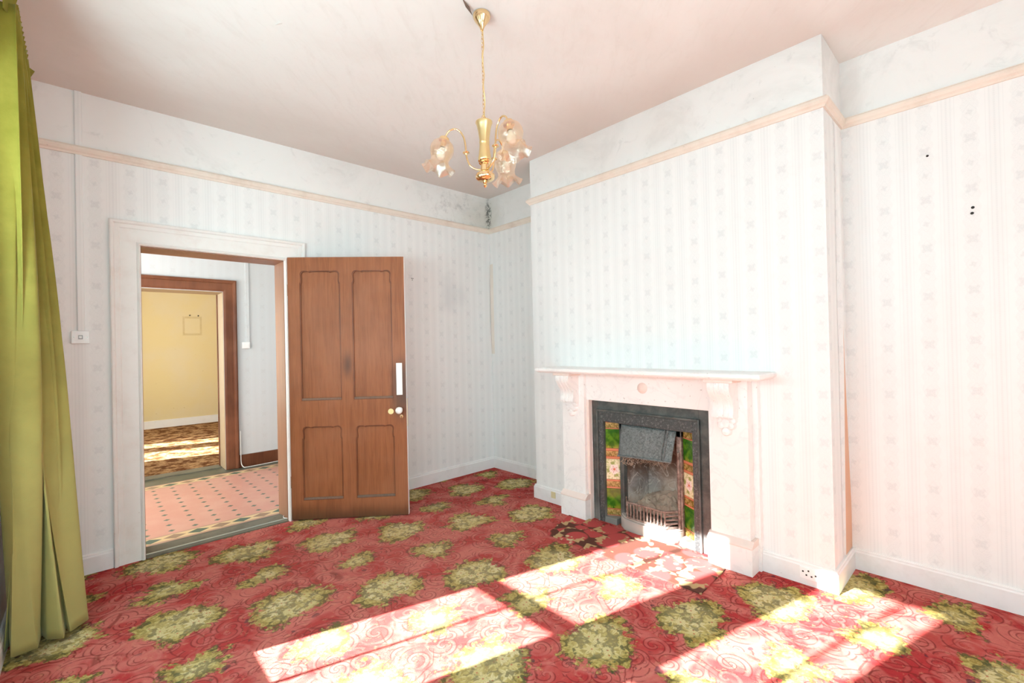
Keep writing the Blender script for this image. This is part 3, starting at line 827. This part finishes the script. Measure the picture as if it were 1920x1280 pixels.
# ------------------------------------------------------------------ the open door
D = empty('door_1', (-2.098, -0.022, 0.006), 'brown varnished four-panelled wooden door standing open into the room', None, 'structure')
D.rotation_euler = (0, 0, math.radians(-38.5))
M_mould_shade = material('shade_dark_moulding', f_wood((0.17, 0.050, 0.018), (0.080, 0.024, 0.010), True, False), rough=0.45)  # shadow lines round the panels put into the moulding's dark colour
DW, DHH, DT = 0.897, 2.052, 0.042
def top_ears(x0, x1, z0, z1):
    """panel outline with shaped shoulders at the top corners"""
    pts = [(x0, z0), (x1, z0), (x1, z1 - .10), (x1 - .006, z1 - .092), (x1 - .008, z1 - .075)]
    for k in range(7):
        a = k / 6 * PI / 2
        pts.append((x1 - .034 + .030 * math.cos(a), z1 - .034 + .030 * math.sin(a) + .002))
    pts += [(x1 - .055, z1 - .004), (x1 - .068, z1 - .010), (x1 - .085, z1 - .004)]
    L = [(x0 + x1 - p[0], p[1]) for p in pts[2:]]
    return pts + L[::-1]
panels = [(0.088, 0.398, 0.925, 1.950), (0.488, 0.797, 0.925, 1.950), (0.088, 0.396, 0.148, 0.727), (0.497, 0.799, 0.148, 0.722)]
frame_bm = holed('leaf', [(0, 0), (DW, 0), (DW, DHH), (0, DHH)], [top_ears(*p) for p in panels], DT)
leaf = obj('door_leaf', frame_bm, M_door, D, local=True, bevel=.003)
for p in panels:
    pl_ = obj('door_panel', bx((p[0] - .004, p[1] + .004, .014, DT - .014, p[2] - .004, p[3] + .004)), M_door, leaf, local=True)
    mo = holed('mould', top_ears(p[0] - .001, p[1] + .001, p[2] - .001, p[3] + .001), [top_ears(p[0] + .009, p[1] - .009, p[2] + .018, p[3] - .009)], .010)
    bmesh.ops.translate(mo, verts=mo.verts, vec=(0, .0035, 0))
    obj('shaded_panel_moulding', mo, M_mould_shade, leaf, local=True, bevel=.003)
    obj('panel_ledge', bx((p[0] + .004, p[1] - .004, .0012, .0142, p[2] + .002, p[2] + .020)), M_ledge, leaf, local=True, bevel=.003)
# the white painted edge
obj('painted_edge', bx((DW, DW + .002, 0.0, DT, 0.0, DHH)), M_white, D, local=True, label='white painted edge')
obj('finger_plate', bx((0.822, 0.869, -.005, 0.0, 0.951, 1.205)), M_porc, D, local=True, bevel=.003, label='white finger plate')
RX = Matrix.Rotation(PI / 2, 4, 'X')
def dl(name, x, z, prof, mat, seg=24, par=D, **k):
    bm = bmesh.new(); add_lathe(bm, prof, seg, Matrix.Translation((x, 0, z)) @ RX)
    return obj(name, bm, mat, par, local=True, smooth=True, **k)
dl('door_knob', 0.846, 0.834, [(0.0, 0), (.020, 0), (.020, .004), (.010, .006), (.009, .030), (.020, .038), (.0275, .048), (.0275, .056), (.020, .066), (.010, .070), (0, .071)], M_porc, label='white porcelain knob')
dl('rose_mark', 0.774, 0.822, [(0, 0), (.022, 0), (.022, .0015), (0, .0015)], M_brush)
ky = dl('keyhole_cover', 0.857, 0.780, [(0, 0), (.014, 0), (.014, .003), (0, .004)], M_brass, label='brass keyhole cover')
obj('keyhole', bx((.8555, .8585, -.0055, -.0038, .771, .787)), M_hole, ky, local=True)
obj('lock_case', bx((DW + .002, DW + .0035, .010, .032, .70, .92)), M_brush, D, local=True)
for z_ in (.25, 1.75):
    bm = bmesh.new(); add_tube(bm, [(-.003, .002, z_), (-.003, .002, z_ + .09)], .006, 10)
    obj('hinge', bm, M_jamb, D, local=True)

# ------------------------------------------------------------------ curtain
def lerp(a, b, t): return a + (b - a) * t
def polyl(pts, t):
    ds = [0]
    for a, b in zip(pts, pts[1:]): ds.append(ds[-1] + math.dist(a, b))
    s = t * ds[-1]
    for k in range(len(pts) - 1):
        if s <= ds[k + 1] + 1e-9:
            u = (s - ds[k]) / (ds[k + 1] - ds[k]); return (lerp(pts[k][0], pts[k + 1][0], u), lerp(pts[k][1], pts[k + 1][1], u))
    return pts[-1]
hem = [(-3.535, -0.80), (-3.520, -0.73), (-3.505, -0.872), (-3.428, -0.862), (-3.422, -0.730), (-3.398, -0.806), (-3.345, -0.848), (-3.342, -0.735), (-3.322, -0.800), (-3.262, -0.727), (-3.275, -0.66), (-3.33, -0.64), (-3.30, -0.58), (-3.35, -0.52), (-3.33, -0.46), (-3.40, -0.44), (-3.38, -0.38), (-3.44, -0.36)]
NU, NV = 200, 60
C = empty('curtain', (-3.44, -0.80, 0.03), 'long lime green velvet curtain hanging at the far left', 'curtain')
def curtain_pt(t, s):
    """t along the cloth, s 0 bottom .. 1 top"""
    hx, hy = polyl(hem, t)
    ty = lerp(-1.24, -0.70, t); n = 12
    tx = -3.465 + 0.026 * math.cos(2 * PI * n * t) + 0.006 * math.sin(2 * PI * 17 * t)
    k = s ** 0.92
    x = lerp(hx, tx, k); y = lerp(hy, ty, k)
    f = math.sin(PI * s)
    y += 0.022 * f * math.sin(2 * PI * 7 * t + 2 * s); x += 0.034 * f * math.sin(2 * PI * 8.3 * t + 1.0 + 1.2 * s)
    return x, y
ZB, ZT = 0.032, 2.70
bm = bmesh.new(); g = []
for j in range(NV + 1):
    s = j / NV; row = []
    for i in range(NU + 1):
        t = i / NU
        x, y = curtain_pt(t, s)
        row.append(bm.verts.new((x, y, lerp(ZB, ZT, s))))
    g.append(row)
for j in range(NV):
    for i in range(NU): bm.faces.new((g[j][i], g[j][i + 1], g[j + 1][i + 1], g[j + 1][i]))
bmesh.ops.smooth_vert(bm, verts=[v for v in bm.verts if v.co.z > 0.4], factor=0.25, use_axis_x=True, use_axis_y=True)
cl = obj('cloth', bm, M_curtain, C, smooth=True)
md = cl.modifiers.new('thick', 'SOLIDIFY'); md.thickness = 0.003
# pleated heading that flops over, with pointed pleats
bm = bmesh.new(); g = []
NP = 13
for i in range(NP * 8 + 1):
    t = i / (NP * 8); y = lerp(-1.24, -0.70, t)
    ph = (t * NP) % 1.0; tri = 1 - abs(2 * ph - 1)
    row = []
    for j in range(7):
        s = j / 6
        out = 0.006 + tri * 0.030 * (0.35 + 0.65 * s)
        z = 2.665 + 0.085 * s + 0.008 * tri * s
        row.append(bm.verts.new((-3.475 + out, y + 0.015 * (tri - .5), z)))
    g.append(row)
for a, b in zip(g, g[1:]):
    for j in range(6): bm.faces.new((a[j], b[j], b[j + 1], a[j + 1]))
hd = obj('pleated_heading', bm, M_curtain, C, smooth=False)
md = hd.modifiers.new('thick', 'SOLIDIFY'); md.thickness = 0.004
for (pts) in ([(-3.50, -1.14, 2.72), (-3.44, -1.10, 2.765), (-3.435, -1.03, 2.70), (-3.50, -1.07, 2.66)], [(-3.47, -.71, 2.72), (-3.42, -.68, 2.70), (-3.44, -.66, 2.665), (-3.48, -.70, 2.66)]):
    bm = bmesh.new(); c = sum((Vector(p) for p in pts), Vector()) / 4 + Vector((.015, -.01, 0))
    vs = [bm.verts.new(p) for p in pts]; cv = bm.verts.new(c)
    for k in range(4): bm.faces.new((vs[k], vs[(k + 1) % 4], cv))
    o_ = obj('folded_tab', bm, M_curtain, C); o_.modifiers.new('t', 'SOLIDIFY').thickness = .004
bm = bmesh.new(); add_tube(bm, [(-3.49, -2.9, 2.70), (-3.49, -0.62, 2.70)], .012, 12)
for yy in (-0.66, -2.0, -2.86): add_box(bm, -3.55, -3.49, yy - .01, yy + .01, 2.69, 2.71)
obj('curtain_rail', bm, M_white, None, label='white curtain rail fixed to the window wall', cat='curtain rail')

# ------------------------------------------------------------------ chandelier
cx, cy = -1.829, -2.131
CH = empty('chandelier', (cx, cy, H), 'brass three-arm chandelier with frilled amber glass shades', 'chandelier')
def clathe(name, prof, mat, par=CH, seg=36, **k):
    bm = bmesh.new(); add_lathe(bm, prof, seg, Matrix.Translation((cx, cy, 0))); return obj(name, bm, mat, par, smooth=True, **k)
clathe('ceiling_rose', [(0, H), (.040, H), (.043, H - .006), (.042, H - .016), (.036, H - .030), (.022, H - .048), (.012, H - .064), (.007, H - .080), (.0, H - .082)], M_brass)
bm = bmesh.new()
zt, zb_ = H - .080, 2.425; NL = 22; ll = (zt - zb_) / NL
for k in range(NL):
    zc = zt - ll * (k + .5); a = (k % 2) * PI / 2; pts = []
    for q in range(13):
        b = 2 * PI * q / 12; rx = .0052; rz = ll * .66
        pts.append((cx + rx * math.cos(b) * math.cos(a), cy + rx * math.cos(b) * math.sin(a), zc + rz * math.sin(b)))
    add_tube(bm, pts, .0013, 5, False)
obj('chain', bm, M_brass, CH, smooth=True)
bm = bmesh.new(); pts = []
for k in range(61):
    t = k / 60; z = lerp(zt, 2.425, t)
    pts.append((cx + .009 * math.sin(t * 17) * math.sin(PI * t) + .004, cy + .008 * math.cos(t * 14) * math.sin(PI * t), z))
add_tube(bm, pts, .0034, 8); obj('flex', bm, M_brush, CH, smooth=True)
bm = bmesh.new(); add_tube(bm, [(cx + .012 * math.cos(a), cy, 2.437 + .012 * math.sin(a)) for a in [2 * PI * k / 12 for k in range(13)]], .0022, 6, False)
obj('hanging_ring', bm, M_brass, CH, smooth=True)
clathe('column', [(0, 2.428), (.010, 2.428), (.030, 2.424), (.040, 2.419), (.041, 2.413), (.036, 2.402), (.029, 2.37), (.0245, 2.335), (.0235, 2.322), (.0250, 2.320), (.0250, 2.316), (.0235, 2.314), (.0245, 2.295), (.0285, 2.26), (.032, 2.236), (.030, 2.232), (.0, 2.232)], M_brush)
clathe('column_collar', [(0, 2.232), (.030, 2.232), (.033, 2.228), (.030, 2.224), (.026, 2.222), (.030, 2.217), (.026, 2.212), (.020, 2.208), (.022, 2.190), (.024, 2.180), (.018, 2.174), (0, 2.174)], M_brass)
clathe('bottom_bowl', [(0, 2.176), (.026, 2.176), (.034, 2.172), (.045, 2.163), (.048, 2.152), (.044, 2.141), (.032, 2.132), (.016, 2.128), (0, 2.127)], M_brass)
clathe('finial', [(0, 2.128), (.010, 2.127), (.011, 2.122), (.006, 2.118), (.0085, 2.112), (.0085, 2.107), (.003, 2.101), (0, 2.098)], M_brass)
# arm directions: one to the left in the picture, one towards the camera right, one away
lat = Vector((Rr.x, Rr.y, 0)).normalized(); dep = Vector((F.x, F.y, 0)).normalized()
def arm_dir(deg):
    a = math.radians(deg); return lat * math.cos(a) + dep * math.sin(a)
def spl(pts, n=8):
    P = [Vector(p) for p in pts]; P = [P[0] * 2 - P[1]] + P + [P[-1] * 2 - P[-2]]; out = []
    for i in range(1, len(P) - 2):
        for k in range(n):
            t = k / n; p0, p1, p2, p3 = P[i - 1:i + 3]
            out.append(.5 * ((2 * p1) + (p2 - p0) * t + (2 * p0 - 5 * p1 + 4 * p2 - p3) * t * t + (3 * p1 - p0 - 3 * p2 + p3) * t ** 3))
    out.append(P[-2]); return out
prof2 = [(.020, 2.186), (.045, 2.190), (.070, 2.206), (.084, 2.236), (.090, 2.270), (.092, 2.305), (.100, 2.345), (.118, 2.374), (.144, 2.386), (.170, 2.376), (.188, 2.350), (.194, 2.330)]
for deg in (181, -52, 62):
    d = arm_dir(deg)
    def w3(r, z, d=d): return Vector((cx, cy, 0)) + d * r + Vector((0, 0, z))
    bm = bmesh.new(); add_tube(bm, spl([w3(r, z) for r, z in prof2], 6), .0044, 10)
    arm = obj('arm', bm, M_brass, CH, smooth=True)
    bm = bmesh.new()
    c = w3(.090, 2.270); Mt = Matrix.Translation(c)
    add_lathe(bm, [(0, -.010), (.006, -.010), (.008, -.004), (.015, -.003), (.017, 0), (.015, .003), (.008, .004), (.006, .010), (0, .010)], 16, Mt)
    obj('arm_collar', bm, M_brass, arm, smooth=True)
    # shade: axis leans outward
    base = w3(.192, 2.342); axis = (d * 0.24 + Vector((0, 0, -1))).normalized()
    q = Vector((0, 0, -1)).rotation_difference(axis).to_matrix().to_4x4()
    Mt = Matrix.Translation(base) @ q
    bm = bmesh.new()
    add_lathe(bm, [(0, .010), (.012, .008), (.022, .002), (.026, -.006), (.026, -.016), (.014, -.018), (.014, -.045), (0, -.045)], 20, Mt)
    obj('lamp_holder', bm, M_brass, arm, smooth=True)
    def wav(r, z, a):
        k = max(0.0, (-z - .118) / .060)
        w = math.sin(6 * a)
        return r * (1 + .16 * k * w), z + .020 * k * w + .004 * (0 if k > 0 else math.sin(8 * a) * max(0, -z - .03) * 4)
    prof = [(.022, -.010), (.034, -.014), (.048, -.026), (.056, -.044), (.0575, -.062), (.053, -.080), (.046, -.096), (.043, -.108), (.046, -.122), (.055, -.138), (.066, -.150), (.076, -.157)]
    bm = bmesh.new(); add_lathe(bm, prof, 60, Mt, wav)
    sh = obj('lamp_shade', bm, M_shade, arm, smooth=True)
    bm = bmesh.new(); add_lathe(bm, [(0, -.045), (.010, -.048), (.014, -.060), (.022, -.075), (.023, -.088), (.017, -.102), (0, -.108)], 20, Mt)
    obj('bulb', bm, material('bulb_glass', color=(.9, .88, .82), rough=.1, spec=.8), arm, smooth=True)

# ------------------------------------------------------------------ marble mantelpiece
MP = empty('mantelpiece', (-0.45, -2.13, 0), 'white marble mantelpiece with carved corbels around the cast iron fireplace', 'mantelpiece')
XS, XP, XB = -0.500, -0.531, -0.430     # shaft face, plinth face, backing face
pil = [(-1.652, -1.436), (-2.824, -2.598)]
for (a, b) in pil:
    a, b = min(a, b), max(a, b)
    obj('backing_slab', bx((XB, BD + .001, a - .030, b + .012, 0.0, 1.112)), M_marble, MP, bevel=.002)
    sh = obj('pilaster', bx((XS, XB, a, b, 0.185, 1.112)), M_marble, MP, bevel=.003)
    pb = bmesh.new()
    add_prism(pb, [(XB, .190), (XS, .190), (XS - .004, .186), (XP + .004, .166), (XP - .002, .158), (XP - .002, .152), (XB, .152)], lambda p, q, d: (p, d, q), a - .018, b + .010)
    obj('plinth_moulding', pb, M_marble2, MP)
    obj('plinth', bx((XP, XB, a - .016, b + .008, 0.0, 0.152)), M_marble, MP, bevel=.002)
    # corbel: S-scroll body, cap and hanging leaf
    yc = (a + b) / 2; hw = .062
    cap = obj('corbel_cap', bx((XS - .135, XS, yc - .083, yc + .083, 1.094, 1.112)), M_marble2, MP, bevel=.004)
    pr = [(0, 1.094), (-.122, 1.094), (-.128, 1.075), (-.125, 1.050), (-.108, 1.025), (-.088, 1.000), (-.074, .975), (-.068, .950), (-.071, .925), (-.078, .905), (-.074, .890), (0, .890)]
    bm = bmesh.new(); add_prism(bm, pr, lambda p, q, d: (XS + p, d, q), yc - hw, yc + hw)
    for dy, hh in ((-.030, .012), (0.0, .014), (.030, .012)):
        add_prism(bm, [(p - .006 if p < 0 else p, q) for p, q in pr], lambda p, q, d: (XS + p, d, q), yc + dy - hh * .6, yc + dy + hh * .6)
    cb = obj('corbel', bm, M_marble, MP, smooth=True)
    bm = bmesh.new()
    for (oy, oz, r) in ((0, .802, .026), (-.028, .838, .023), (.028, .838, .023), (0, .850, .030), (-.038, .868, .020), (.038, .868, .020)):
        add_lathe(bm, [(0, .0), (r, 0), (r, .022), (r * .8, .030), (0, .034)], 18, Matrix.Translation((XS, yc + oy, oz)) @ Matrix.Rotation(-PI / 2, 4, 'Y'))
    add_box(bm, XS - .030, XS, yc - .056, yc + .056, .862, .890)
    obj('carved_drop', bm, M_marble, cb, smooth=True)
obj('frieze_panel', bx((-.470, BD + .001, -2.598, -1.652, .905, 1.112)), M_marble, MP, bevel=.003)
obj('inner_slip', bx((-.466, BD + .001, -1.672, -1.652, 0, .905)), M_marble2, MP)
bm = bmesh.new(); add_lathe(bm, [(0, 0), (.037, 0), (.037, .004), (.030, .012), (.016, .018), (0, .020)], 28, Matrix.Translation((-.470, -2.135, 1.020)) @ Matrix.Rotation(-PI / 2, 4, 'Y'))
obj('roundel', bm, M_marble2, MP, smooth=True, label='round pinkish boss')
bm = bmesh.new()
lay = [(.000, 1.112), (.006, 1.118), (.016, 1.122), (.020, 1.130), (.020, 1.144), (.014, 1.150)]
rings = []
for o, z in lay:
    x_ = -.640 - o; y0, y1 = -2.926 - o, -1.318 + o
    rings.append([bm.verts.new(p) for p in ((BD, y0 + .0, z), (x_, y0, z), (x_, y1, z), (BD, y1, z))])
for a, b in zip(rings, rings[1:]):
    for k in range(4): bm.faces.new((a[k], a[(k + 1) % 4], b[(k + 1) % 4], b[k]))
bm.faces.new(rings[0][::-1]); bm.faces.new(rings[-1])
obj('mantelshelf', bm, M_marble, MP)

# ------------------------------------------------------------------ cast iron insert
FI = empty('fireplace_insert', (-0.42, -2.12, 0), 'dark cast iron fireplace insert with green and floral tiles', 'fireplace')
y0, y1, zt_ = -2.597, -1.672, .903
def uframe(a0, a1, at, b0, b1, bt, x0, x1):
    """inverted U: outer a, inner b"""
    return bx((x0, x1, a0, b0, 0, at), (x0, x1, b1, a1, 0, at), (x0, x1, b0, b1, bt, at))
obj('outer_flange', uframe(y0, y1, zt_, -2.505, -1.728, .832, -.430, BD + .001), M_iron, FI, bevel=.002)
obj('raised_moulding', uframe(-2.515, -1.720, .840, -2.500, -1.735, .824, -.448, -.428), M_iron, FI, bevel=.004)
obj('beaded_frame', uframe(-2.500, -1.735, .824, -2.466, -1.776, .752, -.440, -.400), M_orn, FI, bevel=.004)
obj('inner_step', uframe(-2.468, -1.774, .756, -2.462, -1.780, .748, -.434, -.396), M_iron, FI)
# splayed tile cheeks
segs = [(.747, .690, 'b'), (.690, .547, 'g'), (.547, .467, 'b'), (.467, .316, 'f'), (.316, .248, 'b'), (.248, .100, 'g'), (.100, .045, 'b')]
meshes = {}
def tile(zh, zl, kind, side):
    h = zh - zl - .002; Wd = .116
    key = (kind, round(h, 4))
    if key not in meshes:
        bm = bmesh.new(); add_box(bm, -.004, .004, -Wd / 2, Wd / 2, -h / 2, h / 2)
        bmesh.ops.recalc_face_normals(bm, faces=bm.faces)
        me = bpy.data.meshes.new('tile'); bm.to_mesh(me); bm.free()
        me.materials.append({'b': M_band, 'g': M_green, 'f': M_flor}[kind]); meshes[key] = me
    o = bpy.data.objects.new('tile', meshes[key]); COL.objects.link(o); o.parent = FI
    yo, xo = (-1.780 if side > 0 else -2.462), -.410
    yi, xi = (-1.880 if side > 0 else -2.360), -.352
    o.location = Vector(((xo + xi) / 2, (yo + yi) / 2, (zh + zl) / 2)) - FI.location
    o.rotation_euler = (0, 0, math.atan2((yi - yo), (xi - xo)) - PI / 2)
    o['label'] = {'b': 'narrow ochre border tile', 'g': 'plain green glazed tile', 'f': 'cream tile with a pink rose'}[kind]
for side in (1, -1):
    for s_ in segs: tile(*s_, side)
for side in (1, -1):
    yo, yi = (-1.776, -1.880) if side > 0 else (-2.466, -2.360)
    bm = bmesh.new()
    poly = [(-.400, yo), (-.345, yi), (-.335, yi), (-.335, yo)]
    add_prism(bm, poly, lambda p, q, d: (p, q, d), .0, .75); obj('tile_backing', bm, M_iron, FI)
    obj('bottom_plate', bx((-.436, -.345, min(yo, yi), max(yo, yi), 0, .045)), M_iron, FI, bevel=.002)
# stiles of the arched grate opening
for side in (1, -1):
    ya, yb = (-1.915, -1.880) if side > 0 else (-2.362, -2.325)
    obj('grate_stile', bx((-.385, -.335, ya, yb, 0.0, .748)), M_rust if side < 0 else M_iron, FI, bevel=.006)
bm = bmesh.new()
add_tube(bm, spl([(-.392, -2.343, .60), (-.392, -2.343, .30), (-.395, -2.343, .10), (-.405, -2.345, .045), (-.425, -2.340, .018), (-.445, -2.325, .012)]), .0085, 8)
obj('frame_rod', bm, M_rust, FI, smooth=True)
obj('lintel', bx((-.385, -.335, -2.362, -1.880, .70, .752)), M_iron, FI)
# firebox
bm = bmesh.new()
plan = [(-.335, -1.915), (-.13, -1.965), (-.13, -2.275), (-.335, -2.325)]
for (a, b) in zip(plan, plan[1:]):
    add_prism(bm, [(a[0], a[1]), (b[0], b[1]), (b[0] + .02, b[1] + (.02 if b[1] > -2.1 else -.02)), (a[0] + .0, a[1] + (.02 if a[1] > -2.1 else -.02))] , lambda p, q, d: (p, q, d), .0, .70)
add_prism(bm, [(p[0], p[1]) for p in plan], lambda p, q, d: (p, q, d), .0, .03)
add_prism(bm, [(p[0], p[1]) for p in plan], lambda p, q, d: (p, q, d), .70, .75)
obj('firebrick_lining', bm, M_brick, FI)
# sloping brick back cheek with rubble
bm = bmesh.new()
rg = random.Random(3)
bmesh.ops.create_grid(bm, x_segments=14, y_segments=18, size=.5)
for v in bm.verts:
    u, w = v.co.x + .5, v.co.y + .5
    x_ = lerp(-.345, -.135, u); yv = lerp(-2.30, -1.94, w)
    v.co = Vector((x_, yv, .11 + .13 * (u ** 1.3) * (1 - abs(w - .4)) + .030 * rg.random()))
obj('ash_heap', bm, M_ash, FI)
# hood
def hoodpt(u, w):
    # u 0..1 along y from left(-1.905) to right, w 0 top .. 1 bottom
    TL = Vector((-.400, -1.912, .738)); TR = Vector((-.398, -2.335, .738)); BRr = Vector((-.475, -2.335, .545)); BLl = Vector((-.478, -1.932, .525))
    return (TL.lerp(TR, u)).lerp(BLl.lerp(BRr, u), w)
bm = bmesh.new(); nn = []
NUh, NVh = 24, 12
nrm = (hoodpt(1, 0) - hoodpt(0, 0)).cross(hoodpt(0, 1) - hoodpt(0, 0)).normalized()
if nrm.x > 0: nrm = -nrm
for j in range(NVh + 1):
    row = []
    for i in range(NUh + 1):
        u, w = i / NUh, j / NVh
        p = hoodpt(u, w) + nrm * (.022 * math.sin(PI * u) * .6 + .006)
        e = min(u, 1 - u, w, 1 - w)
        if e < .05: p -= nrm * .004
        row.append(bm.verts.new(p))
    nn.append(row)
for j in range(NVh):
    for i in range(NUh): bm.faces.new((nn[j][i], nn[j][i + 1], nn[j + 1][i + 1], nn[j + 1][i]))
hood = obj('hood', bm, M_hood, FI, smooth=True, label='tilted embossed smoke hood')
md = hood.modifiers.new('t', 'SOLIDIFY'); md.thickness = .010
for (u0_, u1_) in ((.83, .845), (.88, .895)):
    bm = bmesh.new()
    a, b, c, d_ = [hoodpt(u, w) + nrm * (.013 + .013 * math.sin(PI * u)) for u, w in ((u0_, .02), (u1_, .02), (u1_, .98), (u0_, .98))]
    v = [bm.verts.new(p) for p in (a, b, c, d_)] + [bm.verts.new(p + nrm * .005) for p in (a, b, c, d_)]
    for f in ((0, 1, 2, 3), (7, 6, 5, 4), (0, 4, 5, 1), (1, 5, 6, 2), (2, 6, 7, 3), (3, 7, 4, 0)): bm.faces.new([v[k] for k in f])
    obj('hood_rib', bm, M_hood, hood)
bm = bmesh.new()
add_tube(bm, [hoodpt(t / 10, 1.0) + nrm * (.006 + .013 * math.sin(PI * t / 10)) for t in range(11)], .006, 8); obj('hood_lip', bm, M_hood, hood, smooth=True)
# basket of bars (a thing that lifts out)
GB = empty('fire_grate', (-.42, -2.14, .08), 'rusty slatted fire grate front below the tilted hood', 'fire grate')
zl, zh = .098, .205
pts = [(-.375, -1.925), (-.462, -1.985), (-.462, -2.280), (-.375, -2.335)]
for z_ in (zl, zh):
    bm = bmesh.new(); add_tube(bm, [(p[0], p[1], z_) for p in pts], .0075, 8); obj('grate_rail', bm, M_rust, GB, smooth=True)
for k in range(12):
    yy = lerp(-1.990, -2.276, k / 11)
    obj('grate_bar', bx((-.467, -.458, yy - .0045, yy + .0045, zl, zh)), M_rust, GB, bevel=.002)
for (a, b) in ((pts[0], pts[1]), (pts[2], pts[3])):
    for k in range(1, 4):
        z_ = lerp(zl, zh, k / 4); bm = bmesh.new(); add_tube(bm, [(a[0], a[1], z_), (b[0], b[1], z_)], .0075, 6); obj('side_slat', bm, M_rust, GB)
obj('grate_floor', bx((-.455, -.33, -2.28, -1.98, .088, .098)), M_rust, GB)
# ash pan cover
bm = bmesh.new()
poly = [(-.380, -1.895), (-.420, -1.905), (-.462, -1.960), (-.478, -2.06), (-.478, -2.22), (-.462, -2.310), (-.420, -2.350), (-.380, -2.360)]
add_prism(bm, poly, lambda p, q, d: (p, q, d), 0.0, .078)
poly2 = [(p + (.012 if p < -.39 else 0), q) for p, q in poly]
add_prism(bm, poly2, lambda p, q, d: (p, q, d), .078, .090)
obj('ash_pan_cover', bm, material('ash_dusted_iron', f_paint((.46, .41, .37), (.27, .22, .19), .6), rough=.8), None, smooth=True, bevel=.004, label='ash-dusted curved ash pan cover under the grate', cat='ash pan')
# nest of twigs under the hood
rg = random.Random(11); bm = bmesh.new()
for k in range(90):
    c = Vector((-.440 + rg.uniform(-.02, .03), rg.uniform(-2.28, -1.93), .522 + rg.uniform(-.022, .014)))
    d = Vector((rg.uniform(-.4, .4), rg.uniform(-1, 1), rg.uniform(-.6, .35))).normalized() * rg.uniform(.02, .055)
    m_ = c + d * .5 + Vector((rg.uniform(-.01, .01), 0, rg.uniform(-.015, .01)))
    add_tube(bm, [c, m_, c + d], .0011, 4)
for k in range(10):
    y_ = -1.955 - rg.random() * .10; z_ = .512
    add_tube(bm, [(-.465, y_, z_), (-.475, y_ + rg.uniform(-.02, .02), z_ - .025), (-.470, y_ + rg.uniform(-.03, .03), z_ - rg.uniform(.03, .05))], .0014, 5)
obj('bird_nest_twigs', bm, M_twig, None, kind='stuff', label='dry twigs and straw hanging out under the tilted hood', cat='twigs')

# ------------------------------------------------------------------ hearth carpet piece
bm = bmesh.new(); rg = random.Random(5)
cor = [(-.905, -1.625), (-.515, -1.505), (-.515, -1.66), (-.485, -1.66), (-.485, -2.585), (-.540, -2.60), (-.545, -2.70), (-.90, -2.715)]
pl2 = []
for a, b in zip(cor, cor[1:] + cor[:1]):
    n = max(1, int(math.dist(a, b) / .02))
    for k in range(n):
        t = k / n; pl2.append((lerp(a[0], b[0], t) + rg.uniform(-.003, .003), lerp(a[1], b[1], t) + rg.uniform(-.003, .003)))
add_prism(bm, pl2, lambda p, q, d: (p, q, d), 0.0005, .008)
obj('hearth_rug', bm, M_rug, None, label='strip of maroon carpet with cream leaf scrolls on the hearth', cat='rug')

# ------------------------------------------------------------------ sockets
sk = obj('power_socket', bx((BD - .026, BD - .0175, -3.134, -3.042, .036, .098)), M_plastic, None, label='white double power socket in the skirting right of the fireplace', cat='power socket', bevel=.002)
for (yy, zz) in ((-3.058, .074), (-3.084, .082), (-3.074, .058), (-3.098, .056), (-3.117, .066)):
    obj('pin_hole', bx((BD - .0268, BD - .0255, yy - .004, yy + .004, zz - .004, zz + .004)), M_hole, sk)
obj('wall_plate', bx((BD - .025, BD - .0175, -1.262, -1.216, .046, .098)), M_beige, None, label='small yellowed square plate on the skirting left of the fireplace', cat='wall plate', bevel=.002)
hs = obj('power_socket', bx((-1.950, -1.868, 2.128, 2.15, 1.358, 1.432)), M_plastic, None, label='white socket on the hall wall at the foot of the trunking', cat='power socket', bevel=.004)
obj('socket_plate', bx((-1.940, -1.878, 2.124, 2.129, 1.368, 1.422)), M_plastic, hs, bevel=.002)
obj('cable_trunking', bx((-1.905, -1.872, 2.135, 2.15, 1.432, H)), M_wpS, None, label='pale vertical trunking above the socket in the hall', cat='cable trunking')
bm = bmesh.new()
add_tube(bm, spl([(-1.985, 2.125, .42), (-1.985, 2.125, .16), (-1.982, 2.124, .05), (-1.965, 2.10, .008), (-1.93, 2.085, .004), (-1.80, 2.09, .004), (-1.60, 2.11, .004), (-1.2, 2.12, .004)]), .005, 6)
obj('loose_cable', bm, M_cable, None, smooth=True, label='thin white cable trailing along the hall skirting', cat='cable')
bm = bmesh.new()
add_tube(bm, spl([(-2.122, .10, .018), (-2.130, .085, .014), (-2.135, .06, .015), (-2.118, .02, .015)]), .003, 6)
obj('loose_cable', bm, M_cable, None, smooth=True, label='short bit of white cable at the foot of the brown door lining', cat='cable')
